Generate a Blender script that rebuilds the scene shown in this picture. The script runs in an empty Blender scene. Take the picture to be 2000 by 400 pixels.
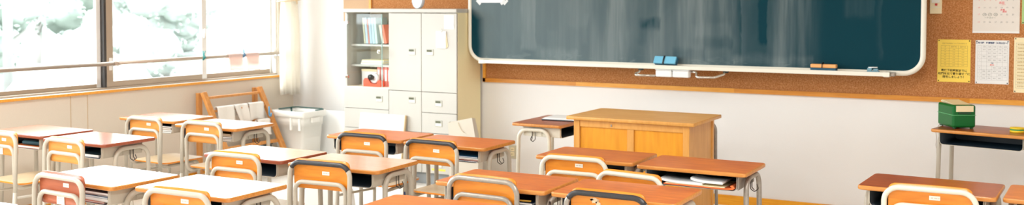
import bpy, bmesh, math, random
from mathutils import Vector, Matrix, noise
random.seed(7)
PI = math.pi
SC = bpy.context.scene
C = SC.collection

# ------------------------------------------------------------------ helpers
def lin(r, g, b):
    f = lambda c: ((c/255)/12.92) if c/255 <= .04045 else (((c/255)+.055)/1.055)**2.4
    return (f(r), f(g), f(b), 1)

class MB:
    """collects shapes; build() links them as one mesh object"""
    def __init__(s): s.v = []; s.f = []; s.m = []; s.s = []
    def add(s, vs, fs, mat=0, smooth=False):
        o = len(s.v); s.v += [tuple(v) for v in vs]
        for f in fs:
            s.f.append([i+o for i in f]); s.m.append(mat); s.s.append(smooth)
        return s
    def bm(s, b, mat=0, smooth=False):
        b.verts.index_update()
        s.add([v.co.copy() for v in b.verts], [[v.index for v in f.verts] for f in b.faces], mat, smooth); b.free(); return s
    def box(s, x0, x1, y0, y1, z0, z1, mat=0, bev=0.0, seg=2, M=None):
        b = bmesh.new(); bmesh.ops.create_cube(b, size=1)
        for v in b.verts:
            v.co = Vector((x0+(v.co.x+.5)*(x1-x0), y0+(v.co.y+.5)*(y1-y0), z0+(v.co.z+.5)*(z1-z0)))
        if bev > 0:
            bmesh.ops.bevel(b, geom=b.edges[:], offset=bev, segments=seg, profile=.5, affect='EDGES')
        if M is not None: bmesh.ops.transform(b, matrix=M, verts=b.verts[:])
        return s.bm(b, mat, False)
    def tube(s, pts, r, seg=10, mat=0, closed=False, cap=True, ry=None):
        P = [Vector(p) for p in pts]; n = len(P)
        T = []
        for i in range(n):
            a = P[i-1] if (i > 0 or closed) else P[i]; c = P[(i+1) % n] if (i < n-1 or closed) else P[i]
            T.append((c-a).normalized())
        up = Vector((0, 0, 1)) if abs(T[0].z) < .9 else Vector((1, 0, 0))
        N = (up - T[0]*up.dot(T[0])).normalized()
        vs = []
        for i in range(n):
            N = (N - T[i]*N.dot(T[i])).normalized(); B = T[i].cross(N)
            for k in range(seg):
                a = 2*PI*k/seg
                rr = r[i] if isinstance(r, (list, tuple)) else r
                vs.append(P[i] + N*math.cos(a)*rr + B*math.sin(a)*(ry if ry else rr))
        fs = []
        for i in range(n if closed else n-1):
            j = (i+1) % n
            for k in range(seg):
                l = (k+1) % seg
                fs.append([i*seg+k, i*seg+l, j*seg+l, j*seg+k])
        s.add(vs, fs, mat, True)
        if cap and not closed:
            s.add(vs[:seg], [list(range(seg))[::-1]], mat); s.add(vs[-seg:], [list(range(seg))], mat)
        return s
    def prism(s, poly, z0, z1, mat=0, smooth=False, M=None):
        n = len(poly)
        vs = [Vector((x, y, z0)) for x, y in poly] + [Vector((x, y, z1)) for x, y in poly]
        if M is not None: vs = [M @ v for v in vs]
        s.add(vs, [list(range(n))[::-1], list(range(n, 2*n))], mat)
        s.add(vs, [[i, (i+1) % n, n+(i+1) % n, n+i] for i in range(n)], mat, smooth)
        return s
    def lathe(s, prof, seg=24, mat=0, M=None, smooth=True):
        vs = []
        for r, z in prof:
            for k in range(seg):
                a = 2*PI*k/seg; vs.append(Vector((r*math.cos(a), r*math.sin(a), z)))
        if M is not None: vs = [M @ v for v in vs]
        fs = []
        for i in range(len(prof)-1):
            for k in range(seg):
                l = (k+1) % seg; fs.append([i*seg+k, i*seg+l, (i+1)*seg+l, (i+1)*seg+k])
        return s.add(vs, fs, mat, smooth)
    def mesh(s, name, mats):
        me = bpy.data.meshes.new(name); me.from_pydata(s.v, [], s.f)
        for m in (mats if isinstance(mats, (list, tuple)) else [mats]): me.materials.append(m)
        me.polygons.foreach_set('material_index', s.m); me.polygons.foreach_set('use_smooth', s.s)
        b = bmesh.new(); b.from_mesh(me); bmesh.ops.remove_doubles(b, verts=b.verts[:], dist=1e-6)
        bmesh.ops.recalc_face_normals(b, faces=b.faces[:]); b.to_mesh(me); b.free()
        me.update(); return me
    def build(s, name, mats, parent=None, loc=None, rot=None):
        return link(name, s.mesh(name, mats), parent, loc, rot)

def link(name, me, parent=None, loc=None, rot=None):
    o = bpy.data.objects.new(name, me); C.objects.link(o)
    if parent: o.parent = parent
    if loc: o.location = loc
    if rot: o.rotation_euler = rot
    return o
def tag(o, label, cat, group=None):
    o['label'] = label; o['category'] = cat
    if group: o['group'] = group
    return o
def thing(name, label, cat, loc=(0, 0, 0), rz=0, group=None):
    o = bpy.data.objects.new(name, None); o.empty_display_size = .1; C.objects.link(o)
    o.location = loc; o.rotation_euler = (0, 0, rz)
    return tag(o, label, cat, group)
def struct(o):
    o['kind'] = 'structure'; return o
def dup_tree(o, parent=None):
    c = o.copy(); C.objects.link(c)
    if parent: c.parent = parent
    for ch in list(o.children): dup_tree(ch, c)
    return c
def fillet(pts, rad, n=6):
    P = [Vector(p) for p in pts]; out = [P[0]]
    for i in range(1, len(P)-1):
        r = rad[i-1] if isinstance(rad, (list, tuple)) else rad
        a = (P[i-1]-P[i]).normalized(); b = (P[i+1]-P[i]).normalized()
        ang = a.angle(b); d = r/math.tan(ang/2)
        p0 = P[i]+a*d; p1 = P[i]+b*d; ce = P[i]+(a+b).normalized()*(r/math.sin(ang/2))
        u = p0-ce; w = p1-ce; th = u.angle(w)
        for k in range(n+1):
            t = k/n; out.append(ce + (u*math.sin((1-t)*th)+w*math.sin(t*th))/math.sin(th))
    out.append(P[-1]); return out
def rrect(x0, x1, y0, y1, r, n=5):
    o = []
    for cx, cy, a in ((x1-r, y0+r, -PI/2), (x1-r, y1-r, 0), (x0+r, y1-r, PI/2), (x0+r, y0+r, PI)):
        for k in range(n+1): o.append((cx+r*math.cos(a+PI/2*k/n), cy+r*math.sin(a+PI/2*k/n)))
    return o
def slab(mb, poly, z0, z1, e, mt=0, ms=1):
    """rounded-edge slab from polygon: mt top/bottom material, ms side material"""
    n = len(poly); cx = sum(p[0] for p in poly)/n; cy = sum(p[1] for p in poly)/n
    def ins(d):
        o = []
        for x, y in poly:
            L = math.hypot(x-cx, y-cy); o.append((x-(x-cx)/L*d, y-(y-cy)/L*d))
        return o
    rings = [(e, z0), (e*.3, z0+e*.3), (0, z0+e), (0, z1-e), (e*.3, z1-e*.3), (e, z1)]
    vs = []
    for d, z in rings: vs += [Vector((x, y, z)) for x, y in ins(d)]
    fs = []
    for i in range(5):
        for k in range(n):
            l = (k+1) % n; fs.append([i*n+k, i*n+l, (i+1)*n+l, (i+1)*n+k])
    mb.add(vs, fs, ms, True)
    mb.add(vs[:n], [list(range(n))[::-1]], mt); mb.add(vs[-n:], [list(range(n))], mt)
def facing(x, y, z):   # matrix: local XY plane -> wall plane facing -Y
    return Matrix.Translation((x, y, z)) @ Matrix.Rotation(PI/2, 4, 'X')

# ------------------------------------------------------------------ materials
def mat(name, col, rough=.5, metal=0, spec=.5, noise_s=None, noise_amt=.08, bump=0, bump_s=200, coat=0, sub=0):
    m = bpy.data.materials.new(name); m.use_nodes = True
    nt = m.node_tree; p = nt.nodes['Principled BSDF']
    p.inputs['Base Color'].default_value = col; p.inputs['Roughness'].default_value = rough
    p.inputs['Metallic'].default_value = metal; p.inputs['Specular IOR Level'].default_value = spec
    p.inputs['Coat Weight'].default_value = coat; p.inputs['Coat Roughness'].default_value = .15
    tc = nt.nodes.new('ShaderNodeTexCoord')
    if noise_s:
        nz = nt.nodes.new('ShaderNodeTexNoise'); nz.inputs['Scale'].default_value = noise_s; nz.inputs['Detail'].default_value = 4
        mx = nt.nodes.new('ShaderNodeMix'); mx.data_type = 'RGBA'
        mx.inputs[6].default_value = tuple(c*(1-noise_amt) for c in col[:3])+(1,)
        mx.inputs[7].default_value = tuple(min(1, c*(1+noise_amt)) for c in col[:3])+(1,)
        nt.links.new(tc.outputs['Object'], nz.inputs['Vector']); nt.links.new(nz.outputs['Fac'], mx.inputs[0])
        nt.links.new(mx.outputs[2], p.inputs['Base Color'])
    if bump:
        n2 = nt.nodes.new('ShaderNodeTexNoise'); n2.inputs['Scale'].default_value = bump_s; n2.inputs['Detail'].default_value = 3
        bp = nt.nodes.new('ShaderNodeBump'); bp.inputs['Strength'].default_value = bump; bp.inputs['Distance'].default_value = .002
        nt.links.new(tc.outputs['Object'], n2.inputs['Vector']); nt.links.new(n2.outputs['Fac'], bp.inputs['Height'])
        nt.links.new(bp.outputs['Normal'], p.inputs['Normal'])
    return m
def wood(name, c1, c2, rough=.35, scale=(2, 30, 30), spec=.5, coat=0, blotch=.25, c3=None):
    m = bpy.data.materials.new(name); m.use_nodes = True
    nt = m.node_tree; N = nt.nodes; L = nt.links; p = N['Principled BSDF']
    tc = N.new('ShaderNodeTexCoord'); mp = N.new('ShaderNodeMapping'); mp.inputs['Scale'].default_value = scale
    oi = N.new('ShaderNodeObjectInfo'); ad = N.new('ShaderNodeVectorMath'); ad.operation = 'ADD'
    sc = N.new('ShaderNodeVectorMath'); sc.operation = 'SCALE'; sc.inputs['Scale'].default_value = 7.0
    cm = N.new('ShaderNodeCombineXYZ')
    for i in range(3): L.new(oi.outputs['Random'], cm.inputs[i])
    L.new(cm.outputs[0], sc.inputs[0]); L.new(tc.outputs['Object'], ad.inputs[0]); L.new(sc.outputs[0], ad.inputs[1])
    L.new(ad.outputs[0], mp.inputs['Vector'])
    n1 = N.new('ShaderNodeTexNoise'); n1.inputs['Scale'].default_value = 2.2; n1.inputs['Detail'].default_value = 6; n1.inputs['Distortion'].default_value = .6
    L.new(mp.outputs[0], n1.inputs['Vector'])
    cr = N.new('ShaderNodeValToRGB'); cr.color_ramp.elements[0].position = .3; cr.color_ramp.elements[1].position = .7
    cr.color_ramp.elements[0].color = c1; cr.color_ramp.elements[1].color = c2
    L.new(n1.outputs['Fac'], cr.inputs[0])
    n2 = N.new('ShaderNodeTexNoise'); n2.inputs['Scale'].default_value = 5; n2.inputs['Detail'].default_value = 5
    L.new(ad.outputs[0], n2.inputs['Vector'])
    r2 = N.new('ShaderNodeMapRange'); r2.inputs[1].default_value = .35; r2.inputs[2].default_value = .75; r2.inputs[4].default_value = blotch
    L.new(n2.outputs['Fac'], r2.inputs[0])
    mx = N.new('ShaderNodeMix'); mx.data_type = 'RGBA'; mx.inputs[7].default_value = c3 or tuple(c*.6 for c in c1[:3])+(1,)
    L.new(r2.outputs[0], mx.inputs[0]); L.new(cr.outputs[0], mx.inputs[6]); L.new(mx.outputs[2], p.inputs['Base Color'])
    p.inputs['Roughness'].default_value = rough; p.inputs['Specular IOR Level'].default_value = spec
    p.inputs['Coat Weight'].default_value = coat; p.inputs['Coat Roughness'].default_value = .2
    if coat >= .8: p.inputs['Coat IOR'].default_value = 1.9
    return m
M = {}
M['wall'] = mat('wall_plaster', (.80, .775, .75, 1), .75, noise_s=3, noise_amt=.02, bump=.35, bump_s=160)
M['wallw'] = mat('wall_panel_beige', lin(216, 204, 188), .7, noise_s=120, noise_amt=.04)
M['ceil'] = mat('ceiling_white', (.8, .8, .78, 1), .9)
M['tan'] = mat('tan_board', lin(196, 160, 126), .8, noise_s=260, noise_amt=.1)
M['floor'] = wood('floor_wood', lin(248, 240, 228), lin(252, 246, 238), .3, (6, 1.0, 6), blotch=.1)
M['trimw'] = wood('honey_wood_trim', lin(222, 148, 44), lin(242, 176, 76), .4, (3, 40, 40), blotch=.2, c3=lin(206, 126, 36))
M['base'] = wood('golden_baseboard', lin(226, 146, 14), lin(246, 178, 44), .35, (3, 30, 60), blotch=.25, c3=lin(186, 96, 36))
M['top'] = wood('brown_desktop_laminate', lin(190, 98, 36), lin(222, 126, 48), .30, (3, 26, 26), spec=.35, blotch=.4, c3=lin(156, 62, 34))
M['topg'] = wood('glossy_brown_desktop', lin(170, 92, 50), lin(196, 112, 62), .24, (3, 26, 26), spec=.5, coat=.8, blotch=.3, c3=lin(150, 72, 44))
M['topd'] = wood('dark_brown_desktop', lin(146, 64, 22), lin(176, 84, 30), .28, (3, 26, 26), spec=.4, coat=0, blotch=.4, c3=lin(128, 48, 20))
M['toplt'] = wood('reflection_paled_desktop', lin(226, 162, 118), lin(238, 180, 140), .28, (3, 26, 26), spec=.6, coat=1, blotch=.2, c3=lin(212, 138, 92))  # paled so the colour carries reflections of the bright cabinet and walls
M['tope'] = wood('warm_orange_desktop', lin(206, 104, 34), lin(224, 126, 46), .32, (3, 26, 26), spec=.4, coat=0, blotch=.35, c3=lin(176, 74, 34))
M['edge'] = wood('desktop_edge_band', lin(186, 116, 48), lin(214, 146, 72), .3, (3, 40, 40), blotch=.2)
M['edger'] = wood('desktop_edge_red', lin(136, 66, 42), lin(160, 86, 58), .35, (3, 40, 40), blotch=.2)
M['ply'] = wood('orange_plywood', lin(214, 124, 24), lin(234, 148, 42), .32, (3, 22, 22), blotch=.12, c3=lin(214, 114, 18))
M['plyl'] = wood('light_plywood', lin(214, 138, 58), lin(228, 156, 76), .35, (3, 22, 22), blotch=.1, c3=lin(208, 124, 46))
M['plyr'] = wood('reddish_plywood', lin(168, 84, 52), lin(190, 104, 66), .35, (3, 22, 22), blotch=.25, c3=lin(150, 70, 46))
M['seat'] = wood('seat_plywood', lin(202, 174, 136), lin(214, 190, 154), .35, (20, 3, 20), blotch=.1)
M['steel'] = mat('cream_painted_steel', lin(180, 171, 156), .34, noise_s=40, noise_amt=.06)
M['steelw'] = mat('ivory_painted_steel', lin(208, 201, 184), .32, noise_s=40, noise_amt=.04)
M['steelg'] = mat('worn_grey_steel', lin(158, 150, 140), .3, metal=.35, noise_s=60, noise_amt=.25)
M['navy'] = mat('shaded_navy_inside', lin(14, 30, 40), .45)  # desk box inside, darkened for the shade of the enclosed space
M['rubber'] = mat('black_worn_rubber', lin(44, 42, 44), .35, noise_s=70, noise_amt=.35)
M['white'] = mat('white_paper', lin(240, 240, 238), .7)
M['sticker'] = mat('white_sticker', lin(244, 240, 226), .5)
M['wire'] = mat('dark_wire', lin(70, 62, 58), .3, metal=.6)
M['cab'] = mat('ivory_cabinet_steel', lin(198, 194, 186), .4, noise_s=8, noise_amt=.015)
M['cabside'] = mat('cream_cabinet_side', lin(255, 240, 194), .5, noise_s=8, noise_amt=.02)
M['cabin'] = mat('cabinet_inside', lin(255, 246, 228), .6)
M['hndl'] = mat('handle_plate', lin(228, 226, 214), .35)
M['hndd'] = mat('handle_recess', lin(92, 94, 70), .6)
M['grey'] = mat('grey_plinth', lin(150, 154, 156), .6)
M['podtop'] = wood('podium_oak_top', lin(220, 162, 84), lin(236, 184, 110), .4, (3, 22, 22), blotch=.3, c3=lin(208, 146, 70))
M['podfr'] = wood('podium_frame', lin(208, 146, 66), lin(222, 162, 84), .4, (14, 14, 2), blotch=.15)
M['podpan'] = wood('podium_panel', lin(216, 140, 20), lin(230, 158, 34), .38, (14, 14, 2), blotch=.25, c3=lin(202, 122, 24))
M['alu'] = mat('brown_aluminium', lin(176, 158, 138), .4, metal=.2)
M['aluw'] = mat('white_aluminium', lin(232, 230, 226), .4)
M['gasket'] = mat('dark_gasket', lin(60, 56, 54), .6)
M['pole'] = mat('aluminium_pole', lin(188, 172, 156), .3, metal=.3)
M['chrome'] = mat('chrome', lin(210, 205, 195), .14, metal=1)
M['bframe'] = mat('white_board_frame', lin(232, 228, 214), .35)
M['teal'] = mat('teal_plastic', lin(40, 160, 160), .4)
M['blueclip'] = mat('blue_plastic', lin(90, 150, 190), .4)
M['pinkc'] = mat('pale_pink_cloth', lin(240, 216, 206), .9)
M['towel'] = mat('white_cotton', lin(236, 230, 222), .95, bump=.6, bump_s=300)
M['rack'] = wood('rack_pine', lin(196, 128, 60), lin(220, 154, 84), .45, (20, 20, 3), blotch=.15)
M['bin'] = mat('ivory_plastic', lin(238, 236, 230), .4)
M['liner'] = mat('dark_green_liner', lin(30, 84, 78), .4)
M['green'] = mat('green_plastic', lin(0, 100, 38), .3, spec=.3)
M['greend'] = mat('dark_green_plastic', lin(10, 70, 36), .35)
M['creampl'] = mat('cream_plastic', lin(240, 222, 180), .4)
M['bluefelt'] = mat('light_blue_plastic', lin(116, 190, 222), .45)
M['bluedk'] = mat('dark_blue_felt', lin(34, 84, 110), .8)
M['orangepl'] = mat('orange_plastic', lin(236, 170, 104), .45)
M['clear'] = mat('pale_grey_plastic', lin(214, 216, 216), .3)
M['red'] = mat('red_button', lin(190, 40, 36), .4)
M['yellowp'] = mat('yellow_paper', lin(255, 222, 98), .75)
M['creamp'] = mat('cream_paper', lin(246, 232, 190), .75)
M['greenp'] = mat('green_paper', lin(176, 208, 140), .75)
M['ink'] = mat('black_ink', lin(24, 22, 20), .8)
M['inkg'] = mat('faded_ink', lin(170, 140, 80), .8)
M['inkn'] = mat('navy_ink', lin(46, 66, 110), .8)
M['inkl'] = mat('light_grey_ink', lin(160, 160, 160), .8)
M['inkr'] = mat('red_ink', lin(226, 84, 66), .8)
M['inkp'] = mat('pink_marker', lin(240, 150, 150), .8)
M['pin'] = mat('dark_pushpin', lin(60, 46, 34), .3, metal=.4)
M['tapeR'] = mat('orange_red_plastic', lin(240, 96, 66), .35)
M['black'] = mat('black_plastic', lin(26, 26, 28), .4)
def plain(n, r, g, b, ro=.6):
    if n not in M: M[n] = mat(n, lin(r, g, b), ro)
    return M[n]

def cork():
    m = bpy.data.materials.new('cork'); m.use_nodes = True; nt = m.node_tree; N = nt.nodes; L = nt.links; p = N['Principled BSDF']
    tc = N.new('ShaderNodeTexCoord')
    v = N.new('ShaderNodeTexVoronoi'); v.inputs['Scale'].default_value = 190; L.new(tc.outputs['Object'], v.inputs['Vector'])
    n = N.new('ShaderNodeTexNoise'); n.inputs['Scale'].default_value = 110; n.inputs['Detail'].default_value = 5; L.new(tc.outputs['Object'], n.inputs['Vector'])
    cr = N.new('ShaderNodeValToRGB'); e = cr.color_ramp.elements
    e[0].position = .32; e[0].color = lin(166, 104, 58); e[1].position = .66; e[1].color = lin(204, 144, 94)
    k = e.new(.5); k.color = lin(184, 122, 72)
    L.new(n.outputs['Fac'], cr.inputs[0])
    mx = N.new('ShaderNodeMix'); mx.data_type = 'RGBA'; mx.inputs[7].default_value = lin(216, 160, 110)
    mr = N.new('ShaderNodeMapRange'); mr.inputs[1].default_value = .82; mr.inputs[2].default_value = .95; mr.inputs[4].default_value = .6
    sp = N.new('ShaderNodeSeparateColor'); L.new(v.outputs['Color'], sp.inputs[0]); L.new(sp.outputs[0], mr.inputs[0])
    L.new(mr.outputs[0], mx.inputs[0]); L.new(cr.outputs[0], mx.inputs[6]); L.new(mx.outputs[2], p.inputs['Base Color'])
    p.inputs['Roughness'].default_value = .9; p.inputs['Specular IOR Level'].default_value = .2
    return m
M['cork'] = cork()

def chalkboard():
    m = bpy.data.materials.new('chalkboard_green'); m.use_nodes = True; nt = m.node_tree; N = nt.nodes; L = nt.links; p = N['Principled BSDF']
    tc = N.new('ShaderNodeTexCoord'); sp = N.new('ShaderNodeSeparateXYZ'); L.new(tc.outputs['Object'], sp.inputs[0])
    def math_(op, a, b=None, cl=False):
        n = N.new('ShaderNodeMath'); n.operation = op; n.use_clamp = cl
        for i, x in enumerate((a, b)):
            if x is None: continue
            if isinstance(x, (int, float)): n.inputs[i].default_value = x
            else: L.new(x, n.inputs[i])
        return n.outputs[0]
    def sstep(x, a, b):
        n = N.new('ShaderNodeMapRange'); n.interpolation_type = 'SMOOTHSTEP'; L.new(x, n.inputs[0])
        n.inputs[1].default_value = a; n.inputs[2].default_value = b; return n.outputs[0]
    def nz(scale, detail, mp, dist=0, rough=.5):
        a = N.new('ShaderNodeMapping'); a.inputs['Scale'].default_value = mp; L.new(tc.outputs['Object'], a.inputs['Vector'])
        n = N.new('ShaderNodeTexNoise'); n.inputs['Scale'].default_value = scale; n.inputs['Detail'].default_value = detail
        n.inputs['Distortion'].default_value = dist; n.inputs['Roughness'].default_value = rough
        L.new(a.outputs[0], n.inputs['Vector']); return n.outputs['Fac']
    X, Z = sp.outputs['X'], sp.outputs['Z']        # object space: X along board from left edge, Z up from lower edge
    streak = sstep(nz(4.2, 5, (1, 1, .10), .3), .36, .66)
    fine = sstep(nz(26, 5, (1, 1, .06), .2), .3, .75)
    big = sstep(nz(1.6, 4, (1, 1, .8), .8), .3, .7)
    # eraser chalk plus painted-in window glare: heavy on the left two thirds, wiped clean at the right end
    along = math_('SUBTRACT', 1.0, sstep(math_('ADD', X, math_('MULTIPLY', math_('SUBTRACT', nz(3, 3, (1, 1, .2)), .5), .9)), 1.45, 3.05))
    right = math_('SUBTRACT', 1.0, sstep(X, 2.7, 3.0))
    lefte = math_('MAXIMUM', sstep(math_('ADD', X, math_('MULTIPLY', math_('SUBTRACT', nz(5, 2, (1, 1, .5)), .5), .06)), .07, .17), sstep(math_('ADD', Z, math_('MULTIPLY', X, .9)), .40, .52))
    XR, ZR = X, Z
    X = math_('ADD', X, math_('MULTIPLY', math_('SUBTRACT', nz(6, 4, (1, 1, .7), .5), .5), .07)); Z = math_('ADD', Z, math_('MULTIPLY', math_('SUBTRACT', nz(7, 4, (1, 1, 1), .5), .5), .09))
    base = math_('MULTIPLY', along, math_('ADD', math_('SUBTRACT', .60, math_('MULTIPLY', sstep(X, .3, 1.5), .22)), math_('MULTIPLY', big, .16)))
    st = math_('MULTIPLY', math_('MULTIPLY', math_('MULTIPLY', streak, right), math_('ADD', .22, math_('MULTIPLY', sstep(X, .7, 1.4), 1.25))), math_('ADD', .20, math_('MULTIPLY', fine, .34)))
    dust_glare = math_('MULTIPLY', math_('ADD', base, st), lefte)
    def swipe(x0, x1, z0, z1, s, soft=.035):
        a = math_('MULTIPLY', sstep(X, x0-soft, x0+soft*.3), math_('SUBTRACT', 1.0, sstep(X, x1-soft*.2, x1+soft*.2)))
        b = math_('MULTIPLY', sstep(Z, z0-.04, z0+.02), math_('SUBTRACT', 1.0, sstep(Z, z1-.02, z1+.04)))
        return math_('MULTIPLY', math_('MULTIPLY', a, b), math_('MULTIPLY', math_('ADD', .5, math_('MULTIPLY', fine, .5)), s))
    for a in ((.53, .645, .12, 1.3, .38), (1.09, 1.12, .16, .4, .14), (.70, 1.02, .03, .10, .3), (2.02, 2.05, .04, .16, .12), (.78, .84, .06, .26, .12), (.66, .70, .06, .14, .14), (.95, 1.12, .30, 1.3, .14), (3.352, 3.362, .12, 1.3, .14), (3.12, 3.32, .40, 1.3, .12), (2.3, 2.9, .05, .09, .22)):
        dust_glare = math_('ADD', dust_glare, swipe(*a))
    for a in ((1.58, 1.74, .30, .355, -.5, ), (1.56, 1.62, .18, .32, -.2), (2.33, 2.37, .12, 1.3, -.3), (2.52, 2.56, .2, 1.3, -.3), (2.02, 2.3, .16, .22, -.25), (1.85, 2.1, .06, .13, -.3), (1.98, 2.3, .34, 1.3, -.16)):
        dust_glare = math_('ADD', dust_glare, swipe(*a))
    low = math_('MULTIPLY', math_('SUBTRACT', 1.0, sstep(Z, .02, .10)), sstep(nz(9, 5, (1, 1, 3.0), 1.2), .52, .66))
    dust_glare = math_('ADD', dust_glare, math_('MULTIPLY', math_('MULTIPLY', low, .3), right))
    dust_glare = math_('MAXIMUM', math_('MINIMUM', dust_glare, 1.0), 0.0)
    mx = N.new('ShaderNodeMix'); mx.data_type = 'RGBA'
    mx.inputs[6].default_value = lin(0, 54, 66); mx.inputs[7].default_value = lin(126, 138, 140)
    L.new(math_('MULTIPLY', dust_glare, .80), mx.inputs[0]); L.new(mx.outputs[2], p.inputs['Base Color'])
    p.inputs['Roughness'].default_value = .6; p.inputs['Specular IOR Level'].default_value = .12
    return m
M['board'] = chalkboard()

def glass(name, refl=.06, tint=(.97, 1, .99, 1)):
    m = bpy.data.materials.new(name); m.use_nodes = True; nt = m.node_tree; N = nt.nodes; L = nt.links
    N.remove(N['Principled BSDF']); out = N['Material Output']
    t = N.new('ShaderNodeBsdfTransparent'); t.inputs[0].default_value = tint
    g = N.new('ShaderNodeBsdfGlossy'); g.inputs['Roughness'].default_value = .02
    lw = N.new('ShaderNodeLayerWeight'); lw.inputs[0].default_value = .5
    pw_ = N.new('ShaderNodeMath'); pw_.operation = 'POWER'; pw_.inputs[1].default_value = 5; L.new(lw.outputs['Facing'], pw_.inputs[0])
    fr = N.new('ShaderNodeMath'); fr.operation = 'MULTIPLY_ADD'; fr.inputs[1].default_value = .6; fr.inputs[2].default_value = .03; L.new(pw_.outputs[0], fr.inputs[0])
    mx = N.new('ShaderNodeMixShader'); L.new(fr.outputs[0], mx.inputs[0]); L.new(t.outputs[0], mx.inputs[1]); L.new(g.outputs[0], mx.inputs[2])
    L.new(mx.outputs[0], out.inputs['Surface']); return m
M['glass'] = glass('window_glass'); M['glassc'] = glass('cabinet_glass', tint=(.965, .985, .98, 1))
def translucent(name, col, f=.4):
    m = bpy.data.materials.new(name); m.use_nodes = True; nt = m.node_tree; N = nt.nodes; L = nt.links
    p = N['Principled BSDF']; p.inputs['Base Color'].default_value = col; p.inputs['Roughness'].default_value = .9
    t = N.new('ShaderNodeBsdfTranslucent'); t.inputs[0].default_value = col
    mx = N.new('ShaderNodeMixShader'); mx.inputs[0].default_value = f
    L.new(p.outputs[0], mx.inputs[1]); L.new(t.outputs[0], mx.inputs[2]); L.new(mx.outputs[0], N['Material Output'].inputs['Surface']); return m
M['curtain'] = translucent('cream_curtain', lin(255, 252, 246), .6)
M['pinkc'] = translucent('thin_pink_cloth', lin(248, 232, 226), .55)

# ------------------------------------------------------------------ text
def text_mesh(mb, s, size, Mx, mat_i=0, align='CENTER', bold=0):
    cu = bpy.data.curves.new('t', 'FONT'); cu.body = s; cu.size = size; cu.align_x = align; cu.align_y = 'CENTER'; cu.resolution_u = 2
    if bold: cu.offset = bold
    o = bpy.data.objects.new('t', cu); C.objects.link(o)
    dg = bpy.context.evaluated_depsgraph_get(); me = bpy.data.meshes.new_from_object(o.evaluated_get(dg))
    mb.add([Mx @ v.co for v in me.vertices], [list(p.vertices) for p in me.polygons], mat_i)
    bpy.data.objects.remove(o); bpy.data.curves.remove(cu); bpy.data.meshes.remove(me)

# ------------------------------------------------------------------ room shell
RX, RY, RZ = 8.6, -9.2, 3.0
mb = MB(); mb.box(-.3, RX+.2, RY-.2, .2, -.12, 0); struct(mb.build('floor', M['floor']))
mb = MB(); mb.box(-.3, RX+.2, RY-.2, .2, RZ, RZ+.12); struct(mb.build('ceiling', M['ceil']))
mb = MB(); mb.box(-.3, RX+.2, 0, .15, 0, RZ); struct(mb.build('wall_front', M['wall']))
mb = MB(); mb.box(-.3, RX+.2, RY-.15, RY, 0, RZ); struct(mb.build('wall_back', M['wall']))
mb = MB(); mb.box(RX, RX+.15, RY, 0, 0, RZ); struct(mb.build('wall_right', M['wall']))
WZ0, WZ1, WY0, WY1 = .857, 2.35, -8.7, -.21
mb = MB(); mb.box(-.15, 0, RY, 0, 0, WZ0-.002); mb.box(-.15, 0, RY, 0, WZ1, RZ); mb.box(-.15, 0, WY1, 0, WZ0-.002, WZ1); mb.box(-.15, 0, RY, WY0, WZ0-.002, WZ1)
struct(mb.build('wall_left', M['wallw']))
# sill: honey wood nosing under a white ledge
mb = MB(); mb.box(0, .022, WY0, -.04, .855, .877, 0, .003); struct(mb.build('trim_1', M['trimw']))
mb = MB(); mb.box(-.15, .016, WY0, WY1, .8575, .8785, 0, .002); struct(mb.build('trim_2', M['aluw']))
# panel joints on the window wall
for i, y in enumerate((-2.523, -2.373)):
    mb = MB(); mb.box(0, .0022, y-.003, y+.003, .08, .853); struct(mb.build('trim_%d' % (3+i), mat('joint', lin(196, 172, 140), .8)))
mb = MB(); mb.box(0, .012, RY, -.013, 0, .08, 0, .003); struct(mb.build('baseboard_left', M['base']))
mb = MB(); mb.box(0.0, RX, -.014, 0, 0, .080, 0, .003); struct(mb.build('baseboard_front', M['base']))

# windows: sliding sashes (inner / outer track)
def sash(root, y0, y1, x, z0, z1, wL, wR, mL, mR, lower=.031):
    fr = MB()
    fr.box(x-.014, x+.014, y0, y1, z0, z0+lower, 0, .002); fr.box(x-.014, x+.014, y0, y1, z1-.035, z1, 0, .002)
    s = fr.build('sash', M['alu'], root)
    a = MB(); a.box(x-.0135, x+.0155, y0, y0+wL, z0+.001, z1-.001, 0, .002); a.build('stile', mL, s)
    a = MB(); a.box(x-.0135, x+.0155, y1-wR, y1, z0+.001, z1-.001, 0, .002); a.build('stile', mR, s)
    g = MB(); g.box(x-.003, x+.003, y0+wL, y1-wR, z0+lower, z1-.035); g.build('pane', M['glass'], s)
    return s
w = thing('window_1', 'wide sliding classroom window', 'window'); w['kind'] = 'structure'
del w['label']; del w['category']
mb = MB(); mb.box(-.13, -.02, WY0, WY1, .8795, .8935, 0, .002); mb.box(-.13, -.02, WY0, WY1, WZ1-.03, WZ1)
mb.box(-.13, -.02, WY1-.022, WY1-.001, .894, WZ1-.03, 1); mb.box(-.13, -.02, WY0+.001, WY0+.022, .894, WZ1-.03)
mb.build('window_frame', [M['alu'], M['aluw']], w)
S0, S1 = .894, WZ1-.031
ys = [-8.66, -7.2, -6.1, -5.1, -4.14, -3.2]
sash(w, -1.115, -.235, -.085, S0, S1, .022, .02, M['alu'], M['aluw'], .042)
sp = sash(w, -2.165, -1.105, -.045, S0, S1, .062, .055, M['alu'], M['aluw'], .047)
mb = MB(); mb.box(-.033, -.024, -1.157, -1.137, 1.27, 1.34, 0, .003); mb.tube([(-.026, -1.147, 1.30), (-.006, -1.15, 1.302), (-.004, -1.165, 1.30)], .006)
mb.tube([(-.008, -1.15, 1.262), (-.004, -1.147, 1.30), (-.008, -1.145, 1.345)], .009)
mb.build('lock_handle', M['aluw'], sp)
sash(w, -3.22, -2.19, -.085, S0, S1, .03, .04, M['alu'], M['aluw'])
mb = MB(); mb.box(-.10, -.03, -2.188, -2.167, S0, S1); mb.build('gasket', M['gasket'], w)
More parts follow.
